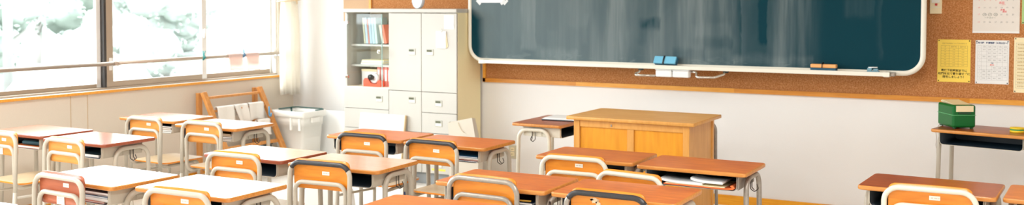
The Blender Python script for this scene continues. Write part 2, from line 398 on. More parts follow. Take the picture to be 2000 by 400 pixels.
for i in range(5): sash(w, ys[i]+.005, ys[i+1]-.005, -.045 if i % 2 else -.085, S0, S1, .04, .04, M['alu'], M['alu'])
for a in (ys[5]+.01,):
    pass
# rail along the window
rl = thing('curtain_guard_rail', 'pale metal hand rail running along the inside of the windows', 'rail', (0, 0, 0))
mb = MB(); mb.tube([(.1, -8.5, 1.092), (.1, -2.18, 1.092)], .0165, 12); mb.tube([(.1, -2.175, 1.094), (.1, -.21, 1.097)], .015, 12); mb.build('pole', M['pole'], rl)
mb = MB(); mb.tube([(.1, -2.20, 1.093), (.1, -2.165, 1.093)], .0185, 12); mb.build('joint_sleeve', M['pole'], rl)
for y in (-8.4, -5.1, -2.13, -.24):
    mb = MB(); mb.tube(fillet([(.1, y, 1.09), (.05, y, 1.07), (.006, y, 1.07)], .01), .008); mb.box(0.0165, .024, y-.018, y+.018, 1.04, 1.12) if 0 else None
    mb.tube([(-.024, y, 1.07), (.03, y, 1.07)], .008); mb.box(-.03, -.024, y-.014, y+.014, 1.03, 1.13, 0, .002); mb.build('bracket', M['aluw'], rl)
# cloths and pegs on the rail
def cloth(y0, y1, z0, label, sk=0):
    mb = MB(); n = 10; m_ = 8; prof = []
    for k in range(7): a = PI*k/6; prof.append((.1-.0185*math.cos(PI-a)*-1, 1.097+.0185*math.sin(a)))
    pts = [(.1185, z0)] + [(.1185, z0+(1.097-z0)*j/5) for j in range(1, 5)] + [(.1+.0185*math.cos(PI*k/6), 1.097+.0185*math.sin(PI*k/6)) for k in range(7)] + [(.0815, 1.097-j*.02) for j in range(1, 5)]
    vs = []; fs = []
    for i in range(n+1):
        t = i/n
        for (x, z) in pts:
            d = (1.097-z)
            vs.append((x+.006*math.sin(t*9+z*20)*max(0, d)*8*.3, y0+(y1-y0)*t+sk*max(0, d), z+.004*math.sin(t*6)*(d > .08)))
    K = len(pts)
    for i in range(n):
        for j in range(K-1): fs.append([i*K+j, i*K+j+1, (i+1)*K+j+1, (i+1)*K+j])
    mb.add(vs, fs, 0, True); o = mb.build('hanging_cloth', M['pinkc'])
    md = o.modifiers.new('s', 'SOLIDIFY'); md.thickness = .002; md.offset = 1
    tag(o, label, 'cloth', 'cloths drying on the window rail'); return o
cloth(-.985, -.815, .965, 'pale pink cloth on the window rail, left of the blue peg', .12)
cloth(-.765, -.60, .955, 'pale pink cloth on the window rail, right of the blue peg', .1)
def peg(y, m_, label):
    mb = MB()
    for s in (-1, 1):
        mb.tube([(.1+.004, y+s*.004, 1.075), (.124, y+s*.010, 1.098), (.112, y+s*.004, 1.122), (.118, y+s*.013, 1.155)], .0045, 6)
    mb.tube([(.123, y-.012, 1.098), (.123, y+.012, 1.098)], .004, 6)
    tag(mb.build('clothes_peg', m_), label, 'clothes peg', 'pegs on the window rail')
peg(-.79, M['blueclip'], 'blue clothes peg between the two pink cloths on the rail')
peg(-1.275, M['teal'], 'teal clothes peg on the rail below the window lock')
# curtain
mb = MB(); n = 60; rows = 14; vs = []; fs = []
cz = [.69, .78, .9, 1.05, 1.2, 1.35, 1.48, 1.56, 1.6, 1.64, 1.72, 1.9, 2.1, 2.32]
for z in cz:
    w_ = 1 - .22*math.exp(-((z-1.6)/.16)**2) - .10*min(1, max(0, (z-.9)/.6))
    for i in range(n+1):
        t = i/n; u = (t-.5)
        y = -.235+u*.285*w_; x = .158+.030*math.sin(t*2*PI*4.5+.4)+.012*math.sin(t*2*PI*2+z)
        vs.append((x, y, z+.012*(t < .5)*(z < .7)))
for j in range(len(cz)-1):
    for i in range(n): fs.append([j*(n+1)+i, j*(n+1)+i+1, (j+1)*(n+1)+i+1, (j+1)*(n+1)+i])
mb.add(vs, fs, 0, True)
cu = thing('curtain', 'cream curtain gathered beside the window at the room corner', 'curtain', (0, 0, 0))
co = mb.build('drape', M['curtain'], cu)
md = co.modifiers.new('s', 'SOLIDIFY'); md.thickness = .003
mb = MB(); mb.tube([(.158+.062*math.cos(a), -.235+.125*math.sin(a), 1.60+.008*math.sin(a)) for a in [2*PI*k/24 for k in range(24)]], .006, 6, closed=True, ry=.022)
mb.tube([(.22, -.20, 1.6), (.226, -.19, 1.585), (.222, -.19, 1.565)], .007, 6)
mb.build('tie_band', plain('tie_band', 236, 214, 178), cu)
mb = MB(); mb.tube([(.158, -.43, 2.335), (.158, -.01, 2.335)], .012, 8); mb.build('curtain_track', M['aluw'], cu)

# ------------------------------------------------------------------ front wall boards
mb = MB(); mb.box(.645, .955, -.010, 0, 1.40, 2.9); tag(mb.build('wall_board', M['tan']), 'plain tan board on the wall above the cabinet, left of the cork', 'wall board')
cb = thing('cork_board', 'brown cork board in wood frame above the white cabinet', 'cork board', (0, 0, 1.2))
mb = MB(); mb.box(.985, 2.19, -.010, 0, .2, 1.7); mb.build('cork', M['cork'], cb)
mb = MB(); mb.box(.957, .985, -.024, 0, .2, 1.7, 0, .002); mb.build('frame_strip', M['trimw'], cb)
cb = thing('cork_board', 'long brown cork board running behind and below the blackboard to the notices', 'cork board', (0, 0, .88))
mb = MB(); mb.box(2.236, 8.4, -.010, 0, .034, 2.0); mb.build('cork', M['cork'], cb)
mb = MB(); mb.box(2.206, 2.236, -.026, 0, 0, 2.0, 0, .002); mb.build('frame_strip', M['trimw'], cb)
r = random.Random(3); x = 2.206
tones = [M['trimw'], wood('trim_light', lin(232, 162, 62), lin(246, 186, 94), .4, (3, 40, 40), blotch=.1), wood('trim_dark', lin(206, 128, 34), lin(224, 150, 54), .4, (3, 40, 40), blotch=.2)]
mb = MB()
while x < 8.4:
    L_ = r.uniform(.18, .62); t = r.choice([0, 0, 1, 0, 2] if x < 4.8 else [0, 2, 2, 0, 2]); mb.box(x, min(8.4, x+L_), -.026, 0, 0, .034, t); x += L_
mb.build('frame_rail', tones, cb)

# blackboard (hangs about 0.2 m in front of the wall)
BX0, BX1, BZ0, BZ1, BY = 2.207, 5.842, 1.082, 2.30, -.25
bb = thing('blackboard', 'large dark green blackboard with rounded white frame and chalk smears', 'blackboard', (BX0, BY, BZ0))
W_, H_ = BX1-BX0, BZ1-BZ0
poly = rrect(.01, W_-.01, .01, H_-.01, .12, 8)
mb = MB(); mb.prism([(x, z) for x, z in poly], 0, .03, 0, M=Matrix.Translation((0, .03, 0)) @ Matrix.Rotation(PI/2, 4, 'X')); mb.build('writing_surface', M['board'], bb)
mb = MB(); pp = rrect(.006, W_-.006, .006, H_-.006, .125, 10)
mb.tube([(x, .008, z) for x, z in pp], .019, 10, closed=True, ry=.0175); mb.build('frame', M['bframe'], bb)
mb = MB(); mb.box(.06, W_-.06, .031, .05, .05, H_-.05); mb.build('back_panel', M['grey'], bb)
for x in (.35, 1.3, 2.3, 3.25):
    mb = MB(); mb.box(x, x+.06, .051, .238, .12, .2, 0, .004); mb.build('wall_bracket', M['steel'], bb)
# tray
mb = MB(); mb.box(.15, 3.40, -.085, -.012, -.012, .010, 0, .003); mb.box(.15, 3.40, -.092, -.078, -.016, .014, 0, .004)
tr = mb.build('chalk_tray', M['bframe'], bb)
for x0, x1 in ((.145, .205), (3.385, 3.43)):
    mb = MB(); mb.box(x0, x1, -.095, -.010, -.02, .016, 0, .007, 3); mb.build('end_cap', M['bframe'], tr)
mb = MB(); mb.box(3.431, 3.462, -.08, -.013, -.014, .012, 0, .005); mb.build('tray_bracket', M['steelg'], tr)
TZ = BZ0+.0105   # tray floor
# notice paper on the board
pn = thing('taped_notice', 'white paper strip taped to the upper left of the blackboard', 'paper', (2.30, BY-.001, 1.577))
mb = MB(); mb.box(0, .245, -.0015, 0, 0, .19); mb.build('paper', M['white'], pn)
for x, s in ((-.004, 1), (.235, -1), (.262, -1)):
    mb = MB(); mb.box(-.026, .026, -.0022, -.0006, -.011, .011, M=Matrix.Translation((x+.006, 0, .0+.004)) @ Matrix.Rotation(s*PI/4, 4, 'Y')); mb.build('tape', M['clear'], pn)
# erasers
def eraser(x, w_, h, top, felt, label, rot=0, d=.055):
    e = thing('blackboard_eraser', label, 'eraser', (x, -.30, TZ), rot)
    mb = MB(); mb.box(-w_/2, w_/2, -d/2, d/2, 0, h*.42, 0, .003); mb.build('felt_pad', felt, e)
    mb = MB(); mb.box(-w_/2, w_/2, -d/2, d/2, h*.42, h, 0, .006, 3); mb.build('back', top, e)
    mb = MB(); pts = [(-.006, -d/2-.002, h*.45), (-.006, -d/2-.002, h*.95), (-.006, 0, h+.005), (-.006, d/2, h*.9)]; mb.tube(pts, .003, 6, ry=.012); mb.build('strap', M['black'], e)
mb = MB()
e = thing('blackboard_eraser', 'light blue eraser tilted on the chalk tray above the white boxes', 'eraser', (4.005, -.30, TZ), -.05)
Mt = Matrix.Translation((0, 0, .0375)) @ Matrix.Rotation(.98, 4, 'X')
mb.box(-.09, .09, -.031, .031, .0, .016, 0, .004, 3, M=Mt); mb.build('back', M['bluefelt'], e)
mb = MB(); mb.box(-.086, .096, -.029, .029, -.0205, -.0005, 0, .004, 2, M=Mt); mb.build('felt_pad', M['bluedk'], e)
mb = MB(); mb.tube([Mt @ Vector(p) for p in ((-.008, -.034, .008), (-.008, -.031, .0185), (-.008, .0, .021), (-.008, .031, .0185), (-.008, .034, .008))], .0025, 6, ry=.007); mb.build('strap', M['black'], e)
eraser(5.19, .178, .046, M['orangepl'], M['bluedk'], 'orange backed eraser with dark blue felt on the chalk tray', -.03)
# chalk clip at the right end
ck = thing('chalk_holder', 'small pale blue chalk holder at the right end of the chalk tray', 'chalk holder', (5.52, -.285, TZ))
mb = MB(); mb.box(-.04, .04, -.015, .015, 0, .008, 0, .002); mb.box(-.038, -.008, -.012, .012, .008, .028, 0, .003); mb.box(.002, .034, -.012, .012, .008, .022, 0, .003); mb.build('case', plain('pale_blue', 120, 160, 176), ck)
mb = MB(); mb.tube([(-.03, -.008, .031), (.03, -.008, .033)], .004, 8); mb.build('chalk', M['white'], ck)
# hanging white boxes
for x0, lab in ((3.947, 'left of the two small white boxes hung under the chalk tray'), (4.083, 'right of the two small white boxes hung under the chalk tray')):
    b = thing('chalk_box', lab, 'box', (x0, -.36, 1.008), 0, 'white boxes under the chalk tray')
    mb = MB(); mb.box(0, .128, 0, .06, 0, .050, 0, .008, 3); mb.build('body', M['white'], b)
    mb = MB(); mb.box(-.002, .130, -.003, .062, .0505, .0578, 0, .002); mb.build('rim', M['clear'], b)
# chrome handles (sash handles below the tray)
def chandle(pts, label):
    mb = MB(); mb.tube(fillet(pts, .02), .0085, 10)
    h = thing('tray_handle', label, 'handle', (0, 0, 0), 0, 'chrome handles under the chalk tray'); mb.build('bent_pipe', M['chrome'], h)
    mb = MB(); p = pts[0]; mb.box(p[0]-.018, p[0]+.018, p[1]-.015, p[1]+.015, 1.050, 1.0690, 0, .003); mb.build('mount', plain('darkteal', 36, 52, 52), h)
chandle([(3.80, -.285, 1.064), (3.79, -.30, 1.035), (3.745, -.345, 1.015), (3.94, -.345, 1.014)], 'chrome bent pipe handle left of the white boxes under the tray')
chandle([(4.475, -.285, 1.064), (4.465, -.30, 1.04), (4.405, -.35, 1.017), (4.252, -.35, 1.014), (4.275, -.32, 1.05), (4.218, -.32, 1.052)], 'chrome bent pipe handle right of the white boxes under the tray')

# wall switch, outlet
s = thing('call_button', 'ivory wall plate with a small red button beside the blackboard', 'switch', (5.852, -.0105, 1.497))
mb = MB(); mb.box(0, .078, -.022, 0, 0, .15, 0, .004); mb.build('plate', M['creampl'], s)
mb = MB(); mb.box(.012, .066, -.0245, -.0223, .075, .135, 0, .002); mb.box(.006, .072, -.0235, -.0223, .044, .047); mb.build('panel', M['bframe'], s)
mb = MB(); mb.box(.033, .049, -.030, -.0247, .062+.0, .078, 0, .002) if 0 else mb.box(.034, .050, -.029, -.0222, .056, .072, 0, .002); mb.build('button', M['red'], s)
s = thing('power_outlet', 'beige double wall outlet low on the wall below the blackboard', 'outlet', (2.46, 0, .218))
mb = MB(); mb.box(0, .08, -.008, 0, 0, .117, 0, .004); mb.build('plate', plain('outlet_beige', 196, 186, 160), s)
for z in (.026, .066):
    mb = MB(); mb.box(.022, .058, -.012, -.0082, z, z+.03, 0, .003); k = mb.build('socket', M['creampl'], s)
    mb = MB(); mb.box(.032, .036, -.0126, -.0121, z+.008, z+.022); mb.box(.044, .048, -.0126, -.0121, z+.008, z+.022); mb.build('slot', M['ink'], k)

# notices
def pins(root, w_, h, which='1111'):
    for f, (x, z) in zip(which, ((.008, .008), (w_-.008, .008), (.008, h-.008), (w_-.008, h-.008))):
        if f == '1':
            mb = MB(); mb.lathe([(0.0001, .005), (.0032, .004), (.0042, .0016), (.0042, .0008)], 10, 0, facing(x, 0, z)); mb.build('push_pin', M['pin'], root)
YW = -.0104
n_ = thing('notice_sheet', 'yellow notice with a table and bold Japanese text pinned to the cork', 'notice', (5.906, YW, 1.022), 0, 'pinned notices')
mb = MB(); mb.box(0, .21, -.0012, 0, 0, .296); mb.build('paper', M['yellowp'], n_)
pr = MB(); T = lambda x, z: facing(x, -.0018, z)
for i, t in enumerate(('最終下校時刻までに', '校門を出て寄り道せずに', '帰宅しましょう！')): text_mesh(pr, t, .0185, T(.107, .080-i*.0225), 0, bold=.0004)
text_mesh(pr, '完全下校時刻についてのお知らせ', .0105, T(.108, .268), 1)
def hline(mb, x0, x1, z, w_=.0008, m_=0, y=-.0018): mb.box(x0, x1, y, y+.0003, z-w_/2, z+w_/2, m_)
def vline(mb, x, z0, z1, w_=.0008, m_=0, y=-.0018): mb.box(x-w_/2, x+w_/2, y, y+.0003, z0, z1, m_)
for i in range(9): hline(pr, .022, .19, .108+i*.0182, .0011, 1)
for x in (.022, .075, .132, .19): vline(pr, x, .108, .108+8*.0182, .0011, 1)
for j, t in enumerate(('月', '通常下校', '最終下校')): text_mesh(pr, t, .009, T((.048, .103, .161)[j], .245), 1)
for i in range(7):
    for j, t in enumerate(('%d月' % (4+i), '16:00', '18:00')): text_mesh(pr, t, .008, T((.048, .103, .161)[j], .227-i*.0182), 1)
pr.build('print', [M['ink'], M['inkg']], n_); pins(n_, .21, .296)

n_ = thing('notice_sheet', 'white class timetable sheet pinned right of the yellow notice', 'notice', (6.146, YW, 1.018), 0, 'pinned notices')
mb = MB(); mb.box(0, .207, -.0012, 0, 0, .299); mb.build('paper', M['white'], n_)
pr = MB(); text_mesh(pr, '１年４組　時間割表（４月22日〜）', .0128, T(.104, .280), 0, bold=.0006)
cols = [.014, .038, .07, .102, .135, .167, .198]; rws = [.262, .246, .222, .198, .174, .150, .122, .098, .074, .05, .026]
for z in rws: hline(pr, .014, .198, z, .0008, 1)
for x in cols: vline(pr, x, .026, .262, .0008, 1)
for j, t in enumerate('月火水木金'): text_mesh(pr, t+'曜', .0085, T((cols[j+1]+cols[j+2])/2, .254), 1)
subj = ['国語', '数学', '英語', '理科', '社会', '体育', '音楽', '美術']; r = random.Random(5)
for i in range(9):
    if i == 4: continue
    text_mesh(pr, str(i+1 if i < 4 else i), .009, T(.026, (rws[i+1]+rws[i+2])/2), 1)
    for j in range(5):
        if r.random() < .85: text_mesh(pr, r.choice(subj), .009, T((cols[j+1]+cols[j+2])/2, (rws[i+1]+rws[i+2])/2), 1)
pr.box(.09, .12, -.00192, -.00155, .124, .148, 3)
text_mesh(pr, '給食', .0085, facing(.104, -.0021, .142), 0, bold=.0004); text_mesh(pr, '昼休み', .0085, facing(.104, -.0021, .130), 2, bold=.0004)
pr.build('print', [M['inkn'], M['inkl'], M['inkr'], M['white']], n_); pins(n_, .207, .299)

n_ = thing('notice_sheet', 'cream sheet with a printed list at the right edge below the green sheet', 'notice', (6.383, YW, .966), 0, 'pinned notices')
mb = MB(); mb.box(0, .26, -.0012, 0, 0, .372); mb.build('paper', M['creamp'], n_)
pr = MB()
for i in range(14): hline(pr, .012, .248, .03+i*.0235, .0009, 0)
for x in (.012, .07, .16, .248): vline(pr, x, .03, .03+13*.0235, .0009, 0)
text_mesh(pr, '委員会名簿', .014, T(.13, .352), 1)
r = random.Random(9)
for i in range(13):
    text_mesh(pr, r.choice(['学級委員', '図書委員', '保健委員', '体育委員', '美化委員', '放送委員']), .0105, T(.041, .042+i*.0235), 1)
    text_mesh(pr, r.choice(['前期', '後期']), .0105, T(.115, .042+i*.0235), 1)
pr.build('print', [M['inkl'], M['inkg']], n_); pins(n_, .26, .372)

n_ = thing('notice_sheet', 'pale green sheet pinned at the right edge beside the calendar', 'notice', (6.425, YW, 1.431), 0, 'pinned notices')
mb = MB(); mb.box(0, .21, -.0012, 0, 0, .297); mb.build('paper', M['greenp'], n_)
pins(n_, .21, .297)

n_ = thing('wall_calendar', 'white month calendar with red and circled dates on the cork', 'calendar', (6.125, YW, 1.366))
mb = MB(); mb.box(0, .288, -.006, 0, 0, .50, 0, .001); mb.build('page_block', mat('calendar_paper', lin(232, 226, 218), .7), n_)
mb = MB(); mb.box(0, .288, -.0068, -.0062, .0, .014); mb.build('lower_binding', M['white'], n_)
pr = MB(); Tc = lambda x, z: facing(x, -.0072, z)
gx = [.038, .073, .107, .142, .177, .211, .247]; gz = [.224, .174, .127, .075]
def loop(cx, cz, rx, rz, m_): pr.tube([(cx+rx*math.cos(a), -.0072, cz+rz*math.sin(a)) for a in [2*PI*k/20 for k in range(20)]], .0007, 4, m_, closed=True)
for i, d0 in enumerate((3, 10, 17, 24)):
    for j in range(7):
        red = j == 0 or (i == 0 and j < 4)
        text_mesh(pr, str(d0+j), .0135, Tc(gx[j], gz[i]), 1 if red else 0)
for j, t in enumerate('日月火水木金土'): text_mesh(pr, t, .012, Tc(gx[j], .30), 1 if j == 0 else 0)
for j in range(7): text_mesh(pr, ['', '', '', '', '', '1', '2'][j], .0135, Tc(gx[j], .27), 0)
text_mesh(pr, '5月', .05, Tc(.144, .40), 0)
for j in (1, 2, 3): loop(gx[j], gz[2], .0115, .0095, 2)
text_mesh(pr, '〜テスト〜', .014, Tc(.107, .104), 2)
text_mesh(pr, '遠足', .017, Tc(.178, .206), 3, bold=.0006); text_mesh(pr, 'しおり', .011, Tc(.186, .194), 3)
text_mesh(pr, '身体', .014, Tc(.184, .158), 3, bold=.0005); text_mesh(pr, '測定', .013, Tc(.196, .146), 3, bold=.0005)
pr.build('print', [M['inkl'], M['inkp'], plain('greenish_ink', 120, 140, 125), M['inkp']], n_)

# ------------------------------------------------------------------ cabinet
cab = thing('storage_cabinet', 'tall ivory steel cabinet with a glass door, two doors and drawers', 'cabinet', (0, 0, 0))
CX0, CX1, CF, CZ = .975, 2.187, -.40, 1.49
mb = MB()
mb.box(CX0, CX0+.02, CF, -.03, .10, CZ, 0); mb.box(CX1-.02, CX1, CF, -.03, .10, CZ, 1)
mb.box(CX0+.02, CX1-.02, -.05, -.03, .10, CZ, 2); mb.box(CX0+.02, CX1-.02, CF, -.05, .10, .12, 0)
mb.box(1.466, 1.484, CF, -.05, .12, CZ, 2); mb.box(1.816, 1.834, CF, -.05, .12, CZ, 2); mb.box(CX0+.02, 1.466, CF, -.05, .80, .822, 2)
mb.build('body', [M['cab'], M['cabside'], M['cabin']], cab)
mb = MB(); mb.box(CX0-.008, CX1+.002, CF-.03, -.026, CZ+.0005, CZ+.034, 0, .004); mb.build('top_panel', M['cab'], cab)
mb = MB(); mb.box(CX0+.015, CX1-.015, CF+.02, -.04, 0, .0995); mb.build('plinth', M['grey'], cab)
for z in (1.185, 1.0):
    mb = MB(); mb.box(CX0+.021, 1.465, CF+.06, -.051, z, z+.018, 0, .002); mb.build('shelf', M['cab'], cab)
def handle(par, x, z, y):
    mb = MB(); mb.box(x-.036, x+.036, y-.004, y-.0002, z-.028, z+.028, 0, .002); h = mb.build('handle', plain('handle_frame', 186, 184, 172, .35), par)
    mb = MB(); mb.box(x-.031, x+.031, y-.0055, y-.0042, z-.023, z+.002, 0); h2 = mb.build('pull', M['hndl'], h)
    mb = MB(); mb.box(x-.031, x+.020, y-.0052, y-.0042, z+.0025, z+.021, 0); mb.build('recess', M['hndd'], h)
def front(name, x0, x1, z0, z1, hx, hz):
    mb = MB(); mb.box(x0+.002, x1-.002, CF-.021, CF-.001, z0+.002, z1-.002, 0, .0025); d = mb.build(name, M['cab'], cab)
    handle(d, hx, hz, CF-.021); return d
front('door', 1.476, 1.825, .806, 1.488, 1.728, 1.15)
front('door', 1.825, 2.187, .806, 1.488, 1.915, 1.15)
front('drawer', .975, 1.476, .627, .815, 1.372, .722); front('drawer', .975, 1.476, .45, .627, 1.372, .55); front('drawer', .975, 1.476, .275, .45, 1.372, .37); front('drawer', .975, 1.476, .102, .275, 1.372, .19)
front('drawer', 1.476, 1.825, .45, .806, 1.726, .73); front('drawer', 1.476, 1.825, .102, .45, 1.726, .37)
for z0, z1, hz in ((.627, .806, .712), (.45, .627, .54), (.275, .45, .36)): front('drawer', 1.825, 2.187, z0, z1, 2.003, hz)
d = front('drawer', 1.825, 2.187, .102, .275, 2.003, .185)
mb = MB(); mb.box(1.93, 2.07, CF-.0225, CF-.0212, .13, .147); mb.build('yellow_sticker', plain('yellow_sticker', 246, 216, 90), d)
mb = MB(); A = 10*PI/180
gd = MB(); gd.box(0, .462, -.005, 0, 0, .645); g = gd.build('glass_door', M['glassc'], cab, (.998, CF-.006, .832), (0, 0, -A))
for z in (.075, .565):
    mb = MB(); mb.box(-.006, .028, -.016, .006, z-.012, z+.016, 0, .003); mb.build('hinge', M['chrome'], g)
mb = MB(); mb.box(.418, .452, -.018, -.006, .295, .33, 0, .004); mb.tube([(.435, -.018, .312), (.435, -.03, .312)], .008, 10); mb.build('latch', M['chrome'], g)
mb = MB(); mb.box(.4625, .466, -.006, .001, 0, .645); mb.build('edge_strip', plain('aqua_edge', 160, 200, 196, .2), g)
# paper on the right door
n_ = thing('notice_sheet', 'small printed notice stuck high on the right cabinet door', 'notice', (2.062, CF-.0225, 1.352), 0)
mb = MB(); mb.box(0, .098, -.001, 0, 0, .118); mb.build('paper', M['white'], n_)
pr = MB()
for i in range(5): hline(pr, .008, .09, .02+i*.02, .0016, 0, -.0016)
for x in (.008, .035, .062, .09): vline(pr, x, .02, .10, .001, 0, -.0016)
pr.build('print', plain('pale_print', 214, 214, 210), n_)
n_ = thing('memo_pad', 'white memo pad hanging on the right cabinet door', 'memo pad', (1.984, CF-.0225, 1.187), 0)
mb = MB(); mb.box(0, .10, -.012, 0, 0, .146, 0, .001); mb.build('pages', M['white'], n_)
mb = MB(); mb.prism([(.1005, 0), (.118, .018), (.1005, .13)], 0, .004, 0, M=Matrix.Rotation(PI/2, 4, 'X')); mb.build('curled_sheet', M['creamp'], n_)
mb = MB(); mb.tube([(.06, -.013, .135), (.06, -.016, .155), (.06, -.008, .165)], .003, 6); mb.build('clip', M['chrome'], n_)
# cabinet contents
def book(name, w_, h, t, loc, rot, cover, label, group, cat='book', pages=True):
    """standing book: spine towards -Y. w_ depth, h height, t thickness"""
    b = thing(name, label, cat, loc, 0, group); b.rotation_euler = rot
    mb = MB(); mb.box(0, .0025, 0, w_, 0, h); mb.box(t-.0025, t, 0, w_, 0, h); mb.box(0, t, -.002, .002, 0, h, 0, .001); mb.build('cover', cover, b)
    mb = MB(); mb.box(.0027, t-.0027, .0022, w_-.004, .003, h-.003); mb.build('pages', M['white'], b)
    return b
cols = [((196, 190, 160), 'cream backed textbook, leftmost of the books behind the cabinet glass'), ((182, 200, 214), 'pale blue textbook next to the cream one behind the cabinet glass'), ((212, 130, 110), 'thin coral textbook between two pale blue ones in the cabinet'), ((176, 196, 212), 'pale blue textbook just right of the thin coral one in the cabinet'), ((184, 208, 216), 'pale aqua textbook in the middle of the blue books in the cabinet'), ((196, 216, 214), 'pale green blue textbook, rightmost of the blue books in the cabinet')]
x = 1.135
for i, (c, lab) in enumerate(cols):
    t = (.018, .024, .012, .026, .026, .024)[i]
    book('textbook', .17, .235 - .012*(i == 2), t, (x+.0, CF+.075, 1.2045+t*math.sin(.10)*1.0), (0, -.10, 0), plain('book_%d' % i, *c), lab, 'books on the upper cabinet shelf'); x += t+.004
x += .045
for i, (c, lab) in enumerate((((232, 214, 196), 'white textbook leaning left beside the blue books in the cabinet'), ((224, 130, 104), 'red textbook leaning left at the right end of the cabinet shelf'))):
    t = .024
    book('textbook', .16, .17, t, (x, CF+.075, 1.2045+t*math.sin(.22)), (0, -.22, 0), plain('bookr_%d' % i, *c), lab, 'books on the upper cabinet shelf'); x += t+.005
for i in range(4):
    b = book('red_file', .2, .185, .034, (1.26+i*.04, CF+.10, .8225), (0, 0, 0), plain('file_%d' % (i % 2), *((240, 150, 136), (236, 132, 122))[i % 2]), ['leftmost red file standing behind the tape dispenser', 'second red file from the left behind the tape dispenser', 'third red file from the left in the glass cabinet', 'rightmost red file in the glass cabinet, by the white door'][i], 'red files in the cabinet', 'file')
    mb = MB(); mb.box(.006, .028, -.0035, -.0022, .05, .15); mb.build('spine_label', M['white'], b)
td = thing('tape_dispenser', 'orange red tape dispenser with black roll behind the cabinet glass', 'tape dispenser', (1.16, CF+.055, .8225), 0)
mb = MB(); prof = [(0, 0), (.19, 0), (.19, .05), (.165, .06), (.15, .03), (.11, .022), (.075, .035), (.05, .075), (.015, .075), (0, .055)]
mb.prism(prof, -.03, .03, 0, M=Matrix.Rotation(PI/2, 4, 'X')); mb.build('base', M['tapeR'], td)
Mr = Matrix.Translation((.105, 0, .075)) @ Matrix.Rotation(PI/2, 4, 'X')
mb = MB(); mb.lathe([(.022, -.012), (.045, -.012), (.045, .012), (.022, .012), (.022, -.012)], 24, 0, Mr); mb.build('tape_roll', M['white'], td)
mb = MB(); mb.lathe([(.0001, -.016), (.025, -.016), (.025, .016), (.0001, .016)], 24, 0, Matrix.Translation((.075, -.014, .085)) @ Matrix.Rotation(PI/2, 4, 'X')); mb.build('roll_hub', M['black'], td)
bx = thing('paper_stack', 'stack of white papers on the middle cabinet shelf', 'papers', (1.09, CF+.08, 1.0185), .03)
mb = MB()
for k in range(4): mb.box(.004*k, .24+.003*k, 0, .2, .0105*k, .0105*k+.010, k % 2)
mb.build('sheets', [M['white'], M['creamp']], bx)
bx = thing('white_carton', 'small white carton on the shelf left of the tape dispenser', 'box', (1.07, CF+.12, .8225), 0)
mb = MB(); mb.box(0, .17, 0, .13, 0, .13, 0, .002); mb.build('carton', M['white'], bx)
mb = MB(); mb.box(-.002, .172, -.002, .132, .1305, .15, 0, .002); mb.build('lid', M['creamp'], bx)
# round clock on top
ck = thing('round_clock', 'round white clock standing on top of the cabinet', 'clock', (1.755, -.36, CZ+.035), 0)
ck.rotation_euler = (0, 0, -.35)
Mr = Matrix.Translation((0, 0, .078)) @ Matrix.Rotation(PI/2, 4, 'X')
mb = MB(); mb.lathe([(.0001, -.02), (.066, -.02), (.077, -.012), (.077, .018), (.070, .022), (.066, .016)], 32, 0, Mr); mb.build('case', plain('pale_grey_blue', 206, 214, 222, .4), ck)
mb = MB(); mb.lathe([(.066, .016), (.0001, .016)], 32, 0, Mr); mb.build('dial', M['white'], ck)
mb = MB(); mb.box(-.0015, .0015, -.0185, -.0175, .078, .125); mb.box(-.0015, .035, -.0185, -.0175, .0765, .0795); mb.build('hands', M['ink'], ck)

# leaning panels and bag
def panel(x0, x1, y, z1, tilt, label, m_=M['white']):
    p_ = thing('display_board', label, 'panel', (x0, y, 0)); p_.rotation_euler = (-tilt, 0, 0)
    mb = MB(); mb.box(0, x1-x0, -.012, .012, 0, z1, 0, .002); mb.build('sheet', m_, p_)
    mb = MB(); mb.box(x1-x0, x1-x0+.012, -.013, .013, 0, z1, 0, .002); mb.build('edge_strip', plain('tan_edge_shadow', 206, 180, 140), p_)  # tan shadow along the right edge, put in as a coloured strip
panel(1.185, 1.667, -.535, .60, .16, 'white panel leaning on the cabinet drawers behind the front desks')
panel(.49, .795, -.20, .556, .06, 'white panel standing between the bin and the cabinet')
bg = thing('paper_bag', 'large off-white paper bag standing at the right foot of the cabinet', 'bag', (2.185, -.52, 0), .10)
mb = MB(); vs = [(0, -.05, 0), (.27, -.05, 0), (.27, .05, 0), (0, .05, 0), (.02, -.035, .3), (.28, -.04, .3), (.285, .04, .3), (.0, .045, .3), (-.015, -.02, .570), (.215, -.03, .622), (.22, .022, .612), (-.01, .02, .574)]
mb.add(vs, [[3, 2, 1, 0], [0, 1, 5, 4], [1, 2, 6, 5], [2, 3, 7, 6], [3, 0, 4, 7], [4, 5, 9, 8], [5, 6, 10, 9], [6, 7, 11, 10], [7, 4, 8, 11]], 0)
o = mb.build('sack', mat('bag_paper', lin(206, 197, 182), .8), bg)
md = o.modifiers.new('s', 'SOLIDIFY'); md.thickness = .003
mb = MB(); mb.tube([(.085, -.030, .575), (.10, -.034, .545), (.125, -.038, .51), (.15, -.040, .495)], .0022, 6); mb.build('string', plain('string', 206, 190, 160), bg)

# ------------------------------------------------------------------ waste bin and drying rack
bn = thing('waste_bin', 'large ivory plastic waste bin with a dark green liner', 'bin', (.415, -.40, 0), -.05)
def ring(w0, d0, z, r=.03): return [(x, y, z) for x, y in rrect(-w0/2, w0/2, -d0/2, d0/2, r, 5)]
def loft(mb, rings, m_=0, smooth=True):
    n = len(rings[0]); vs = sum(rings, []); fs = []
    for i in range(len(rings)-1):
        for k in range(n): l = (k+1) % n; fs.append([i*n+k, i*n+l, (i+1)*n+l, (i+1)*n+k])
    mb.add(vs, fs, m_, smooth)
mb = MB(); loft(mb, [ring(.32, .23, .0), ring(.335, .245, .15), ring(.37, .275, .44), ring(.385, .285, .44), ring(.395, .29, .515)]); mb.add(ring(.32, .23, .0), [list(range(24))[::-1]])
loft(mb, [ring(.375, .272, .53), ring(.33, .24, .04)]); mb.add(ring(.33, .24, .04), [list(range(24))])
bd = mb.build('body', M['bin'], bn)
